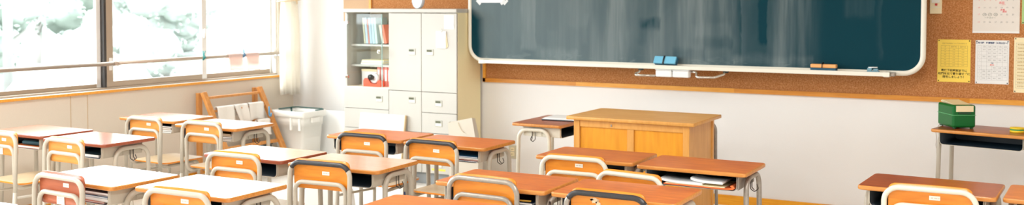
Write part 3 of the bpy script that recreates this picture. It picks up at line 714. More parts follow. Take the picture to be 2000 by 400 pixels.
mb = MB(); loft(mb, [ring(.41, .31, .516), ring(.43, .33, .52), ring(.43, .33, .56), ring(.42, .32, .574), ring(.385, .285, .574), ring(.375, .272, .53), ring(.41, .31, .516)]); mb.build('rim', M['bin'], bn)
mb = MB(); mb.tube([(-.19, -.06, .578), (-.185, .12, .58), (-.16, .145, .581), (.17, .145, .581), (.195, .12, .578), (.2, .02, .578)], .005, 6, ry=.012); mb.tube([(-.19, .10, .575), (-.187, .10, .5)], .008, 6)
mb.build('liner', M['liner'], bn)
for x, y in ((.15, -.148), (.04, -.146)):
    mb = MB(); mb.box(x, x+.022, y-.012, y+.006, .40, .515, 0, .003); mb.build('rib', M['bin'], bn)
mb = MB(); mb.box(.2, .222, -.05, .05, .47, .515, 0, .004); mb.build('grip', M['bin'], bn)

rk = thing('drying_rack', 'wooden trestle towel rack standing under the window', 'rack', (0, 0, 0))
def bar(mb, a, b, w_, h):
    a = Vector(a); b = Vector(b); d = (b-a); L_ = d.length; q = d.to_track_quat('X', 'Z').to_matrix().to_4x4()
    mb.box(0, L_, -w_/2, w_/2, -h/2, h/2, 0, .003, 1, Matrix.Translation(a) @ q)
RY0, RY1 = -1.285, -.60
for y in (RY0, RY1):
    mb = MB(); mb.box(.045, .075, y-.025, y+.025, 0, .785, 0, .003); mb.build('post', M['rack'], rk)
    mb = MB(); bar(mb, (.115, y, .79), (.535, y, .004), .05, .034); mb.build('leg', M['rack'], rk)
for (xa, za, h, nm) in ((.135, .742, .022, 'top_bar'), (.20, .628, .02, 'towel_bar'), (.285, .475, .02, 'towel_bar'), (.36, .31, .03, 'lower_bar')):
    mb = MB(); mb.box(xa-.012, xa+.012, RY0+.02, RY1-.02, za-h/2, za+h/2, 0, .003); mb.build(nm, M['rack'], rk)
def towel(y0, y1, xb, zt, zb, label, sk=0, ripple=.006):
    mb = MB(); n = 12; pts = [(xb+.02+.02, zb)]+[(xb+.018+.012*(1-j/5), zb+(zt-zb)*j/5) for j in range(1, 6)]
    pts += [(xb+.018*math.cos(a), zt+.012+.012*math.sin(a)) for a in [PI*k/5 for k in range(6)]] + [(xb-.02, zt-.02*j) for j in range(1, 5)]
    vs = []; fs = []; K = len(pts)
    for i in range(n+1):
        t = i/n
        for x, z in pts:
            dd = zt-z if x > xb else 0
            vs.append((x+ripple*math.sin(t*8+dd*6)*(1 if x > xb else 0), y0+(y1-y0)*t+sk*max(0, dd)*(1-.3*t), z+.012*math.sin(t*5)*(dd > .06)))
    for i in range(n):
        for j in range(K-1): fs.append([i*K+j, i*K+j+1, (i+1)*K+j+1, (i+1)*K+j])
    mb.add(vs, fs, 0, True); o = mb.build('cleaning_cloth', M['towel']); md = o.modifiers.new('s', 'SOLIDIFY'); md.thickness = .004; md.offset = 1
    tag(o, label, 'cloth', 'white cloths on the drying rack')
towel(-1.225, -1.03, .20, .638, .53, 'white cloth on the rack bar, leftmost of three')
towel(-1.015, -.865, .20, .638, .49, 'white cloth draped askew on the rack, middle of three', .4, .012)
towel(-.84, -.66, .20, .638, .505, 'white cloth with faint print on the rack, rightmost of three')
towel(-.815, -.665, .285, .487, .38, 'white cloth on the lower rack bar near the bin')
hk = thing('blue_hook', 'small blue plastic hook hanging on the right leg of the drying rack', 'hook', (0, 0, 0))
mb = MB(); mb.tube(fillet([(.275, -.64, .62), (.275, -.64, .54), (.30, -.645, .53), (.31, -.65, .56)], .012), .008, 8); mb.build('bent_hook', M['blueclip'], hk)
tb = thing('dark_block', 'dark teal crate under the drying rack', 'block', (.13, -.74, 0))  # plain dark block filling the strip between lower cloth and right leg
mb = MB(); mb.box(0, .16, -.12, .12, 0, .27, 0, .012, 3); mb.build('body', plain('dark_teal_block', 36, 66, 76), tb)
mb = MB(); mb.box(-.006, .166, -.126, .126, .2705, .285, 0, .005); mb.build('rim', plain('dark_teal_block', 36, 66, 76), tb)

# ------------------------------------------------------------------ podium
pd = thing('teacher_podium', 'wide wooden teacher podium with two panels and overhanging top', 'podium', (0, 0, 0))
PX0, PX1, PF, PB = 3.831, 4.63, -1.575, -1.06
mb = MB(); pl_ = rrect(3.785, 4.668, -1.60, -1.02, .006, 2); slab(mb, pl_, .797, .82, .004, 0, 1); mb.build('tabletop', [M['podtop'], M['podfr']], pd)
mb = MB()
for x0, x1 in ((PX0, PX0+.042), (PX1-.042, PX1)):
    mb = MB(); mb.box(x0, x1, PF, PF+.042, 0, .7965, 0, .002); mb.build('post', M['podfr'], pd)
    mb = MB(); mb.box(x0, x1, PB-.03, PB, 0, .7965, 0, .002); mb.build('post', M['podfr'], pd)
mb = MB(); mb.box(PX0+.0425, PX1-.0425, PF+.004, PF+.03, .752, .7965, 0, .002); mb.box(PX0+.0425, PX1-.0425, PF+.004, PF+.03, .03, .10, 0, .002); mb.box(4.21, 4.256, PF+.004, PF+.03, .1005, .7515, 0, .002); mb.build('front_rail', M['podfr'], pd)
for x0, x1 in ((PX0+.043, 4.2095), (4.2565, PX1-.043)):
    mb = MB(); mb.box(x0, x1, PF+.014, PF+.024, .101, .7515); mb.build('front_panel', M['podpan'], pd)
for x in (PX0+.008, PX1-.02):
    mb = MB(); mb.box(x, x+.012, PF+.0425, PB-.0305, .08, .7965); mb.build('side_panel', M['podfr'], pd)
    mb = MB(); mb.box(x-.004, x+.016, PF+.0425, PB-.0305, .75, .7965) if 0 else mb.box(x-.002, x+.014, PF+.0425, PB-.0305, .02, .079, 0, .002); mb.build('side_rail', M['podfr'], pd)
mb = MB(); mb.box(4.095, 4.105, PF, PF+.0038, .762, .778, 0, .002); mb.build('keyhole', M['steelg'], pd)
mb = MB(); mb.box(PX0+.021, PX1-.021, PF+.045, PB-.031, .56, .575); mb.build('inner_shelf', M['podpan'], pd)

# ------------------------------------------------------------------ desks
cache = {}
def cached(key, fn):
    if key not in cache: cache[key] = fn()
    return cache[key]
DW, DD, BOXZ = .6, .4, .6045
def top_mesh(tm, em):
    mb = MB(); slab(mb, rrect(-.299, .299, -.2, .2, .022, 5), .679, .70, .006, 0, 1); return mb.mesh('tabletop', [M[tm], M[em]])
def box_mesh():
    mb = MB(); y0, y1 = -.180, .13; w_, zt, zb, r, t = .247, .678, BOXZ-.003, .025, .003
    def U(w, zt, zb, r):
        o = [(-w, zt)]
        for k in range(6): a = PI+PI/2*k/5; o.append((-w+r+r*math.cos(a), zb+r+r*math.sin(a)))
        for k in range(6): a = -PI/2+PI/2*k/5; o.append((w-r+r*math.cos(a), zb+r+r*math.sin(a)))
        o.append((w, zt)); return o
    O, I = U(w_, zt, zb, r), U(w_-t, zt, zb+t, r-t); n = len(O)
    sag = lambda x, y: 0
    vs = [(x, y0, z) for x, z in O]+[(x, y1, z) for x, z in O]; mb.add(vs, [[i, i+1, n+i+1, n+i] for i in range(n-1)], 0, True)
    vs = [(x, y0, z) for x, z in I]+[(x, y1-t, z) for x, z in I]; mb.add(vs, [[i, i+1, n+i+1, n+i] for i in range(n-1)], 1, True)
    vs = [(x, y0, z) for x, z in O]+[(x, y0, z) for x, z in I]; mb.add(vs, [[i, i+1, n+i+1, n+i] for i in range(n-1)], 0)
    mb.add([(x, y1, z) for x, z in O], [list(range(n))], 0); mb.add([(x, y1-t, z) for x, z in I], [list(range(n))[::-1]], 1)
    mb.add([(-w_, y0, zt), (w_, y0, zt), (w_, y1, zt), (-w_, y1, zt)], [[0, 1, 2, 3]], 1)
    return mb
def side_panel(s):
    mb = MB(); x = s*.2482; a, b = (x, x+s*.006) if s > 0 else (x+s*.006, x)
    mb.box(a, b, -.175, .12, .607, .676, 0, .002)
    for y in (-.03, .045): mb.box(a, b+.004 if s > 0 else b, y, y+.006, .61, .674) if s > 0 else mb.box(a-.004, b, y, y+.006, .61, .674)
    return mb
LR = .0142
def leg_frame(s):
    mb = MB(); x = s*.272
    p = fillet([(x, -.112, .16), (x, -.098, .655), (x, .150, .655), (x, .158, .16)], .072, 8)
    p = [q + Vector((s*.01*(1-q.z/.66), 0, 0)) for q in p]
    mb.tube(p, LR, 10); return mb
def leg(s, front):
    mb = MB(); x = s*.272
    a = Vector((x+s*.01*(1-.16/.66), -.112 if front else .158, .16)); d = Vector((s*.0024, -.0045 if front else .0026, -.16))
    mb.tube([a, a+d], LR, 10); return mb
def foot_cap(s, front):
    mb = MB(); x = s*.272; mb.tube([(x+s*.0099, -.1163 if front else .1604, .022), (x+s*.01, -.1165 if front else .1606, .001)], LR+.003, 10); return mb
def hook(s=1):
    mb = MB(); mb.tube(fillet([(.2635, .02, .66), (.2635, .02, .585), (.280, .03, .570), (.30, .04, .585), (.292, .035, .61)], .01), .0026, 6)
    mb.tube(fillet([(.2635, .045, .66), (.2635, .045, .59), (.275, .05, .575)], .008), .0026, 6); mb.v = [(s*x, y, z) for x, y, z in mb.v]; return mb
NSTEEL = 'steel'
def desk(x, y, a, label, tm='top', em='edge', st='steel', z=.70, group='student desks in rows', hk=True):
    d = thing('school_desk', label, 'desk', (x, y, z-.70), a, group)
    link('tabletop', cached(('top', tm, em), lambda: top_mesh(tm, em)), d)
    link('book_box', cached(('box', st), lambda: box_mesh().mesh('book_box', [M[st], M['navy']])), d)
    for s in (-1, 1):
        link('side_panel', cached(('sp', s, st), lambda: side_panel(s).mesh('side_panel', M[st])), d)
        link('leg_frame', cached(('lf', s, st), lambda: leg_frame(s).mesh('leg_frame', M[st])), d)
        for f in (True, False):
            l = link('leg', cached(('lg', s, f, st), lambda: leg(s, f).mesh('leg', M[st])), d)
            c = link('foot_cap', cached(('fc', s, f), lambda: foot_cap(s, f).mesh('foot_cap', M['rubber'])), l)
    def rail():
        mb = MB(); mb.tube([(-.281, .158, .13), (.281, .158, .13)], .011, 8)
        for s in (-1, 1): mb.tube([(s*.281, -.114, .09), (s*.281, .159, .09)], .011, 8)
        return mb.mesh('stretcher', M[st])
    link('stretcher', cached(('st', st), rail), d)
    if hk: link('hook', cached(('hook', hk), lambda: hook(-1 if hk == -1 else 1).mesh('hook', M['wire'])), d)
    if z > .70:
        mb = MB()
        for sx in (-.282, .282):
            for yy in (-.1165, .1606): mb.tube([(sx, yy, .0), (sx, yy, .70-z)], LR, 10)
        mb.build('leg_extension', M[st], d)
    return d
DK = {
 'A1': (.567, -3.182, -.008, 'student desk by the window wall, orange folder inside, leftmost in view', 'topg', 'edger'),
 'A2': (1.245, -3.243, -.002, 'student desk with glossy white-lit top, right of the leftmost desk', 'topg', 'edger'),
 'B1': (.670, -2.185, .02, 'student desk under the window, left one in front of the drying rack', 'topg', 'edge'),
 'B2': (1.391, -2.297, .005, 'student desk directly in front of the drying rack, stack of books inside', 'topg', 'edge'),
 'C1': (2.472, -4.158, -.041, 'student desk behind the reddish chair with the paper label', 'toplt', 'edge'),
 'C2': (3.137, -4.108, .011, 'student desk right of the one behind the reddish chair, close to the viewer', 'toplt', 'edge'),
 'D1': (2.628, -3.200, .003, 'student desk in front of the bin, left of a pair with a dark-topped chair', 'toplt', 'edger'),
 'D2': (3.278, -3.213, .04, 'student desk with pale-lit orange top, empty dark compartment and straps below', 'toplt', 'edge'),
 'E1': (2.720, -2.216, .02, 'student desk in front of the white leaning panel', 'tope', 'edge'),
 'E2': (3.353, -2.242, .001, 'student desk in front of the paper bag, blue and orange papers inside', 'tope', 'edge'),
 'G1': (4.281, -3.284, .022, 'reddish student desk behind the grey steel chair in the middle', 'top', 'edge'),
 'G2': (4.904, -3.268, .014, 'reddish student desk behind the black-topped chair with chipped paint', 'top', 'edge'),
 'H1': (4.331, -2.324, .012, 'student desk just before the left half of the podium', 'top', 'edge'),
 'H2': (4.963, -2.360, -.001, 'student desk with white booklets and an orange folder, before the podium', 'top', 'edge'),
 'I1': (6.116, -2.421, -.055, 'dark brown student desk at the right, in front of the green machine', 'topd', 'edge'),
 'I2': (6.735, -2.437, -.05, 'orange student desk cut off at the right edge of the photo', 'top', 'edge'),
 'F': (4.329, -4.035, .06, 'empty orange student desk at the bottom centre, nearest to the viewer', 'tope', 'edge'),
 'Z': (2.475, -5.045, .06, 'student desk cut off at the bottom left corner of the photo', 'toplt', 'edge'),
}
DO = {}
for k, v in DK.items():
    st = 'steelg' if k in ('H2',) else 'steel'
    DO[k] = desk(*v, st=st)
desk(3.365, -.935, PI/2, 'side table desk with white folder standing left of the podium', 'topd', 'edge', 'steelw', group=None, hk=-1)
desk(6.263, -.507, -.225, 'tall brown desk by the wall carrying the green machine', 'topd', 'edge', 'steel', z=.76, group=None, hk=False)

# ------------------------------------------------------------------ chairs
TR = .0122; HW = .1885; SPLIT = .38
def chair_parts(st, pm, grip):
    P = {}
    zt = .75-TR
    outer = fillet([(-HW, -.012, SPLIT), (-HW, 0, zt), (HW, 0, zt), (HW, -.012, SPLIT)], .062, 8)
    P['back_frame'] = (lambda: MB().tube(outer, TR, 12), st)
    zi = .637 if grip else .660; wi = .158
    inner = fillet([(-wi, .30, .405), (-wi, .006, .395), (-wi, .002, zi), (wi, .002, zi), (wi, .006, .395), (wi, .30, .405)], [.055, .05, .05, .055], 7)
    P['seat_frame'] = (lambda: MB().tube(inner, .0115, 10), st)
    return P, outer
def ply_back():
    mb = MB(); nx, nz = 14, 6; hw, z0, z1, t = .173, .600, .754, .009
    def pt(u, v, k):
        x = hw*u; z = z0+(z1-z0)*v; r = .028; cx = abs(x)-(hw-r)
        if cx > 0:
            lim = r-math.sqrt(max(0, r*r-cx*cx)); z = min(max(z, z0+lim), z1-lim)
        y = .0145+.014*(1-u*u)+.010*(v-.5)*0
        return (x, y+k*t, z)
    us = [-1+2*i/nx for i in range(nx+1)]; us = [-1, -.985, -.95]+us[1:-1]+[.95, .985, 1]; N = len(us)
    vs = [pt(u, j/nz, k) for k in (0, 1) for j in range(nz+1) for u in us]; S = N*(nz+1); fs = []
    for j in range(nz):
        for i in range(N-1):
            a = j*N+i; fs.append([a, a+1, a+N+1, a+N]); fs.append([S+a, S+a+N, S+a+N+1, S+a+1])
    for i in range(N-1): fs.append([i, S+i, S+i+1, i+1]); a = nz*N+i; fs.append([a, a+1, S+a+1, S+a])
    for j in range(nz): a = j*N; fs.append([a, a+N, S+a+N, S+a]); a = j*N+N-1; fs.append([a, S+a, S+a+N, a+N])
    return mb.add(vs, fs, 0, True)
def seat_mb():
    mb = MB(); pl = rrect(-.185, .185, .035, .40, .05, 6); slab(mb, pl, .417, .428, .003, 0, 1); return mb
def fleg(s):
    mb = MB(); mb.tube(fillet([(s*.158, .30, .405), (s*.158, .345, .405), (s*.178, .365, .012)], .035, 6), .0115, 10); return mb
def rleg(s):
    mb = MB(); mb.tube([(s*HW, -.012, SPLIT), (s*(HW+.004), -.045, .012)], TR, 12); return mb
def cap_(s, y, x): 
    mb = MB(); mb.tube([(s*x, y, .018), (s*x, y-.001, .001)], .016, 10); return mb
def sbar(s):
    mb = MB(); mb.tube([(s*HW, -.018, .345), (s*.160, .349, .335)], .0085, 8); return mb
def chair(x, y, a, label, st='steel', pm='ply', grip=False, sc=1.0, sticker=True, extra=None, group='student chairs'):
    c = thing('school_chair', label, 'chair', (x, y, 0), a, group)
    c.scale = (sc, sc, sc)
    P, outer = chair_parts(st, pm, grip)
    for nm, (fn, m_) in P.items(): link(nm, cached((nm, m_, grip), lambda: fn().mesh(nm, M[m_])), c)
    br = link('backrest', cached(('br', pm), lambda: ply_back().mesh('backrest', M[pm])), c)
    link('seat', cached('seat', lambda: seat_mb().mesh('seat', [M['seat'], M['ply']])), c)
    for s in (-1, 1):
        l = link('leg', cached(('cfl', s, st), lambda: fleg(s).mesh('leg', M[st])), c); link('foot_cap', cached(('cfc', s), lambda: cap_(s, .365, .178).mesh('foot_cap', M['rubber'])), l)
        l = link('leg', cached(('crl', s, st), lambda: rleg(s).mesh('leg', M[st])), c); link('foot_cap', cached(('crc', s), lambda: cap_(s, -.045, HW+.004).mesh('foot_cap', M['rubber'])), l)
        link('stretcher', cached(('cs', s, st), lambda: sbar(s).mesh('stretcher', M[st])), c)
    if grip:
        def gm():
            mb = MB(); pts = [p for p in outer if p.z > .700]; mb.tube(pts, TR+.0006, 12); return mb.mesh('top_grip', M['rubber'])
        g = link('top_grip', cached('grip', gm), c); g['label'] = 'worn black covering on the top rail'
    if sticker:
        def sm():
            zc = .685 if grip else .698
            mb = MB(); mb.box(-.003, .042, .0258, .0271, zc-.0095, zc+.0095, 0)
            for k, (xx, ww) in enumerate(((.004, .01), (.017, .014), (.034, .005))): mb.box(xx, xx+ww, .0254, .02575, zc-.003, zc+.003, 1)
            return mb.mesh('sticker', [M['sticker'], plain('sticker_print', 206, 200, 186)])
        link('sticker', cached(('sticker', grip), sm), br)
    if extra == 'label':
        mb = MB(); mb.box(-.055, .005, .0252, .0262, .602, .652); mb.build('paper_label', M['sticker'], br)
        pr = MB(); Tt = lambda x, z: facing(x, .0250, z)
        for i in range(3): pr.box(-.046, -.006, .0246, .0250, .640-i*.010, .6415-i*.010, 0)
        pr.build('label_print', M['inkl'], br)
    if extra == 'chip':
        mb = MB()
        for (cx, cz, rx, rz, ph) in ((-.065, .704, .02, .012, 0), (-.05, .690, .011, .014, 1), (-.082, .708, .010, .006, 2)):
            mb.prism([(cx+rx*(1+.35*math.sin(3*t+ph))*math.cos(t), cz+rz*(1+.3*math.sin(5*t+ph))*math.sin(t)) for t in [2*PI*k/14 for k in range(14)]], -.0255, -.0250, 0, M=Matrix.Rotation(PI/2, 4, 'X'))
        o = mb.build('chipped_paint', plain('pale_chip', 226, 196, 160), br); o['label'] = 'pale patch of chipped paint'
    return c
CH = [
 ('A1', .752, -3.61, -.03, 'chair with a paper label at the leftmost desk, cut by the photo edge', 'steel', 'plyl', False, 'label'),
 ('A2', 1.408, -3.624, -.05, 'cream chair pushed to the second desk from the left by the window', 'steel', 'plyl', False, None),
 ('B1', .905, -2.602, -.05, 'cream chair at the desk under the window, left of the drying rack', 'steel', 'plyl', False, None),
 ('B2', 1.48, -2.601, -.02, 'cream chair at the desk in front of the drying rack', 'steel', 'plyl', False, None),
 ('C1', 2.501, -4.458, -.06, 'chair with a reddish backrest and a paper label', 'steel', 'plyr', False, 'label'),
 ('C2', 3.292, -4.458, .04, 'cream chair nearest the viewer on the left, right of the reddish chair', 'steel', 'ply', False, None),
 ('D1', 2.727, -3.556, .02, 'cream chair at the desk in front of the bin', 'steel', 'ply', False, None),
 ('D2', 3.317, -3.543, .06, 'black-topped chair at the desk with the empty dark compartment', 'steel', 'ply', True, None),
 ('E1', 2.83, -2.56, .01, 'black-topped chair in front of the white leaning panel', 'steel', 'ply', True, None),
 ('E2', 3.38, -2.606, -.04, 'black-topped chair at the desk with blue and orange papers inside', 'steel', 'ply', True, None),
 ('G1', 4.288, -3.536, -.03, 'chair with a grey steel frame and plain orange backrest in the middle', 'steelg', 'ply', False, None),
 ('G2', 4.942, -3.598, .0, 'black-topped chair with a chip of missing paint on its backrest', 'steelg', 'ply', True, 'chip'),
 ('H1', 4.388, -2.753, .02, 'ivory chair at the desk before the left half of the podium', 'steelw', 'ply', False, None),
 ('H2', 4.805, -2.995, -.17, 'ivory chair pulled out and turned, before the right half of the podium', 'steelw', 'ply', False, None),
 ('I1', 6.144, -2.788, .02, 'ivory chair at the dark brown desk on the right', 'steelw', 'ply', False, None),
]
for k, x, y, a, lab, st, pm, gr, ex in CH:
    chair(x, y, a, lab, st, pm, gr, .975 if k == 'H2' else 1.0, sticker=k not in ('G1', 'G2', 'H2'), extra=ex)
chair(4.345, -.72, PI+.03, 'teacher chair almost hidden behind the podium', 'steelg', 'ply', False, .99, False, group=None)

# ------------------------------------------------------------------ things inside desks
def inside(dk, lx, ly, dz=0, rz=0):
    d = DK[dk]; c, s = math.cos(d[2]), math.sin(d[2])
    return (d[0]+c*lx-s*ly, d[1]+s*lx+c*ly, BOXZ+dz+.0006), d[2]+rz
def lay_book(dk, lx, ly, dz, w_, dpt, t, cover, label, group, rz=0, pages='white', cat='book'):
    loc, a = inside(dk, lx, ly, dz, rz)
    b = thing('textbook', label, cat, loc, a, group)
    mb = MB(); mb.box(-w_/2, w_/2, 0, dpt, 0, .0015); mb.box(-w_/2, w_/2, 0, dpt, t-.0015, t); mb.box(-w_/2, -w_/2+.0015, 0, dpt, 0, t); mb.build('cover', cover, b)
    mb = MB(); mb.box(-w_/2+.0018, w_/2-.002, .002, dpt-.002, .0018, t-.0018); mb.build('pages', M[pages] if isinstance(pages, str) else pages, b)
P_ = plain
def stack(dk, lx, items, group, where, dpt=.18):
    dz = 0
    for i, (nm, c, t, w_, dx) in enumerate(items):
        lay_book(dk, lx+dx, -.172+.006*(i % 2), dz, w_, dpt, t, P_('cover_'+nm.replace(' ', '_'), *c), '%s book, %s in the %s' % (nm, ('lowest' if i == 0 else 'topmost' if i == len(items)-1 else 'number %s from the bottom' % ['', 'two', 'three', 'four'][i]), where), group, .02*((-1)**i)); dz += t+.0006
stack('B1', .135, [('white covered', (225, 220, 205), .010, .19, 0), ('navy covered', (30, 50, 74), .014, .18, .01), ('tan covered', (190, 150, 100), .011, .19, -.005), ('dark slate covered', (40, 62, 76), .013, .18, .01)], 'books in the desk by the drying rack post', 'desk under the window')
stack('B2', .135, [('white covered', (235, 232, 226), .010, .19, 0), ('pale grey covered', (200, 204, 206), .009, .18, .01), ('teal covered', (30, 96, 112), .012, .19, .0), ('yellow covered', (214, 182, 106), .010, .18, .005), ('olive covered', (150, 140, 96), .009, .19, -.004)], 'books in the desk before the drying rack', 'desk before the drying rack')
stack('C1', .10, [('coral covered', (222, 124, 92), .008, .24, -.02), ('white covered', (232, 228, 222), .016, .25, .02), ('pale blue covered', (150, 176, 196), .008, .25, .0), ('slate covered', (78, 104, 124), .006, .25, .0), ('mauve grey covered', (166, 150, 148), .013, .25, .015)], 'books in the desk behind the reddish chair', 'desk behind the reddish chair')
stack('E2', .13, [('navy covered', (34, 44, 70), .008, .2, .0), ('orange covered', (224, 120, 70), .007, .22, .0), ('white covered', (226, 226, 222), .008, .21, .01), ('blue covered', (58, 124, 168), .008, .22, -.01)], 'books in the desk before the paper bag', 'desk before the paper bag')
stack('G1', .10, [('grey covered', (120, 116, 110), .008, .2, .0), ('white covered', (222, 214, 204), .007, .21, .01), ('dark blue covered', (28, 52, 84), .012, .2, .02)], 'books in the desk behind the grey steel chair', 'desk behind the grey chair')
loc, a = inside('G1', .16, -.165, .0295, .1); o = MB(); o.tube([(-.045, 0, .005), (0, .004, .005), (.05, .0, .006)], .0045, 8); tag(o.build('yellow_marker', P_('yellow_plastic', 226, 176, 66), None, loc, (0, 0, a)), 'yellow marker lying on the books behind the grey chair', 'marker')
# orange folder, two booklets (front desk)
loc, a = inside('H2', .04, -.176, 0)
f = thing('orange_folder', 'orange folder under the white booklets in the front desk', 'folder', loc, a)
mb = MB(); mb.prism([(-.19, .002), (.15, 0), (.185, .003), (.195, .010), (.185, .024), (.17, .022), (.18, .011), (.15, .006), (-.19, .007)], -.22, 0, 0, M=Matrix.Rotation(PI/2, 4, 'X')); mb.build('cover', P_('orange_folder', 236, 116, 58), f)
mb = MB(); mb.box(-.18, .14, .002, .21, .0075, .0115); mb.build('papers', P_('cream_paper_dim', 240, 222, 180), f)
def booklet(lx, dz, w_, t, label, bend):
    loc, a = inside('H2', lx, -.178, dz); b = thing('white_booklet', label, 'booklet', loc, a, 'white booklets in the front desk')
    n = 8; pr_ = []
    for k in range(n+1): u = k/n; pr_.append((w_*(u-.5), bend*(4*(u-.5)**2)*(u < .5)))
    poly = pr_+[(x, z+t) for x, z in pr_[::-1]]
    mb = MB(); mb.prism(poly, -.2, 0, 0, True, Matrix.Rotation(PI/2, 4, 'X')); mb.build('pages', M['white'], b)
    mb = MB(); mb.prism([(x, z+t+.0003) for x, z in pr_]+[(x, z+t+.0018) for x, z in pr_[::-1]], -.2, 0, 0, True, Matrix.Rotation(PI/2, 4, 'X')); mb.build('cover', P_('pale_cover', 206, 210, 212), b)
booklet(-.055, .0125, .23, .010, 'lower white booklet lying on the orange folder', .010)
booklet(.085, .0255, .17, .011, 'curled white booklet on top in the front desk', .012)
# A1/A2 contents
stack('A1', .12, [('orange covered', (214, 110, 44), .012, .24, 0)], None, 'leftmost desk') if 0 else lay_book('A1', .09, -.165, 0, .26, .2, .016, P_('orange_cover', 206, 104, 40), 'orange covered book lying in the leftmost desk', None)
loc, a = inside('A1', .12, -.168, .0172, .05)
pc = thing('pencil_case', 'dark teal pencil case on the orange book in the leftmost desk', 'pencil case', loc, a)
mb = MB(); mb.tube([(-.10, .03, .016), (-.09, .03, .016), (.085, .03, .018), (.1, .03, .018)], [.006, .014, .016, .006], 12, ry=None); mb.build('pouch', P_('dark_teal_cloth', 24, 70, 84), pc)
mb = MB(); mb.tube([(-.085, .03, .031), (.08, .03, .035)], .002, 6); mb.build('zip', M['wire'], pc)
lay_book('A2', .10, -.165, 0, .2, .2, .02, P_('dark_green_cover', 26, 52, 56), 'dark green book in the second desk from the left', None)
# bags
def pouch(name, loc, rz, w_, d, h, m_, label, strap=.1, sm=M['wire']):
    b = thing(name, label, 'bag', loc, rz)
    mb = MB(); rings = []
    for k in range(9):
        t = k/8; f = math.sin(PI*(.14+.80*t))**.5; g = 1 if t < .75 else 1-.8*(t-.75)/.25
        rings.append([(x*(1+.05*math.sin(9*y/d+k)), y, -h*(1-t)) for x, y in rrect(-w_/2*f*g, w_/2*f*g, -d/2*f*g, d/2*f*g, min(w_, d)/2*f*g*.8, 5)])
    loft(mb, rings); mb.add(rings[0], [list(range(24))[::-1]]); mb.add(rings[-1], [list(range(24))]); mb.build('sack', m_, b)
    mb = MB()
    for s in (-.006, .006): mb.tube([(s, 0, -.01), (s*1.2, .002, strap*.5), (s*.3, 0, strap)], .003, 6)
    mb.build('drawstring', sm, b)
pouch('drawstring_bag', (4.593, -3.442, .56), 0, .10, .05, .16, P_('beige_cloth', 226, 196, 168), 'beige drawstring bag hanging between the two reddish desks', .09)
pouch('drawstring_bag', (3.425, -2.37, .36), .1, .17, .10, .20, P_('navy_cloth', 24, 46, 92), 'navy cloth bag hanging under the seat of the black-topped chair', .04)
pouch('shoe_bag', (3.600, -3.19, .42), .0, .05, .1, .26, P_('navy_cloth', 24, 46, 92), 'navy bag hanging on two straps from the hook of the pale-lit orange desk', .14, P_('navy_strap', 30, 50, 90))
wb = thing('tote_bag', 'white cloth tote bag with dark green print on the floor under a desk', 'bag', (1.95, -1.82, 0), .35)
mb = MB(); loft(mb, [ring(.34, .12, .0), ring(.38, .14, .08), ring(.36, .11, .19), ring(.26, .065, .27)]); mb.add(ring(.34, .12, 0), [list(range(24))[::-1]]); mb.add(ring(.26, .065, .27), [list(range(24))]); mb.build('sack', M['white'], wb)
mb = MB(); mb.tube([(-.176, -.03, .06), (-.186, -.02, .12), (-.184, -.012, .18), (-.150, -.01, .26)], .006, 6); mb.build('green_edge', M['liner'], wb)

# ------------------------------------------------------------------ on the side desks
f = thing('document_folder', 'white folder of papers with a dark edge on the desk by the podium', 'folder', (3.43, -.87, .7005), .06)
mb = MB(); mb.box(-.15, .15, -.11, .11, 0, .008, 0, .002); mb.build('dark_cover', P_('dark_slate', 50, 58, 66), f)
mb = MB()
for k in range(3): mb.box(-.145+.006*k, .147-.01*k, -.108+.004*k, .108, .0085+.004*k, .0122+.004*k, 0, .001)
mb.build('sheets', M['white'], f)
# green machine (eraser cleaner)
gm = thing('eraser_cleaner', 'green box-shaped eraser cleaner with cream lid on the tall desk', 'machine', (6.068, -.462, .7603), .52)
mb = MB(); mb.box(-.075, .075, -.11, .11, .008, .155, 0, .014, 4); mb.build('housing', M['green'], gm)
mb = MB(); mb.box(-.0765, .0765, -.1115, .1115, .088, .091, 0, .001); mb.build('seam', P_('seam_green', 110, 190, 130), gm)
mb = MB(); mb.prism([(-.1165, .150), (-.1165, .112), (-.1112, .111), (-.108, .150), (-.06, .158), (.09, .172), (.105, .168), (.105, .16), (-.105, .135)], -.055, .055, 0, M=Matrix(((0, 0, 1, 0), (1, 0, 0, 0), (0, 1, 0, 0), (0, 0, 0, 1)))); mb.build('lid', M['creampl'], gm)
mb = MB(); mb.box(-.04, .04, -.114, -.1105, .096, .114, 0, .003); mb.build('suction_slot', M['greend'], gm)
for x in (-.055, .055):
    for y in (-.09, .09):
        mb = MB(); mb.lathe([(.0001, 0), (.01, 0), (.012, .009), (.0001, .009)], 10, 0, Matrix.Translation((x, y, 0))); mb.build('foot', M['greend'], gm)
mb = MB(); Rg = Matrix.Rotation(-.52, 4, 'Z')
pw = [(6.01, -.34, .775), (5.965, -.31, .768), (5.93, -.33, .72), (5.945, -.40, .60), (5.965, -.42, .50), (5.95, -.40, .40), (5.975, -.38, .28), (5.94, -.36, .14), (5.9, -.25, .01)]
sm = []
for i in range(len(pw)-1):
    for k in range(5):
        t = k/5; a, b = Vector(pw[i]), Vector(pw[i+1]); sm.append(a.lerp(b, t)+Vector((.004*math.sin(i*3+k), 0, .003*math.cos(i+k))))
sm.append(Vector(pw[-1])); mb.tube([Rg @ (p-Vector((6.068, -.462, .7603))) for p in sm], .003, 6); mb.build('power_cord', plain('cord_beige', 206, 196, 186), gm)
tp = thing('tape_roll', 'yellow and green roll of tape at the right end of the tall desk', 'tape', (6.425, -.56, .7603), 0)
mb = MB(); mb.lathe([(.022, 0), (.042, 0), (.042, .012), (.022, .012), (.022, 0)], 24); mb.lathe([(.022, .0205), (.042, .0205), (.042, .030), (.022, .030), (.022, .0205)], 24); mb.build('yellow_band', P_('tape_yellow', 244, 208, 40, .4), tp)
mb = MB(); mb.lathe([(.0215, .0122), (.0418, .0122), (.0418, .0203), (.0215, .0203), (.0215, .0122)], 24); mb.build('green_band', P_('tape_green', 60, 160, 90, .4), tp)

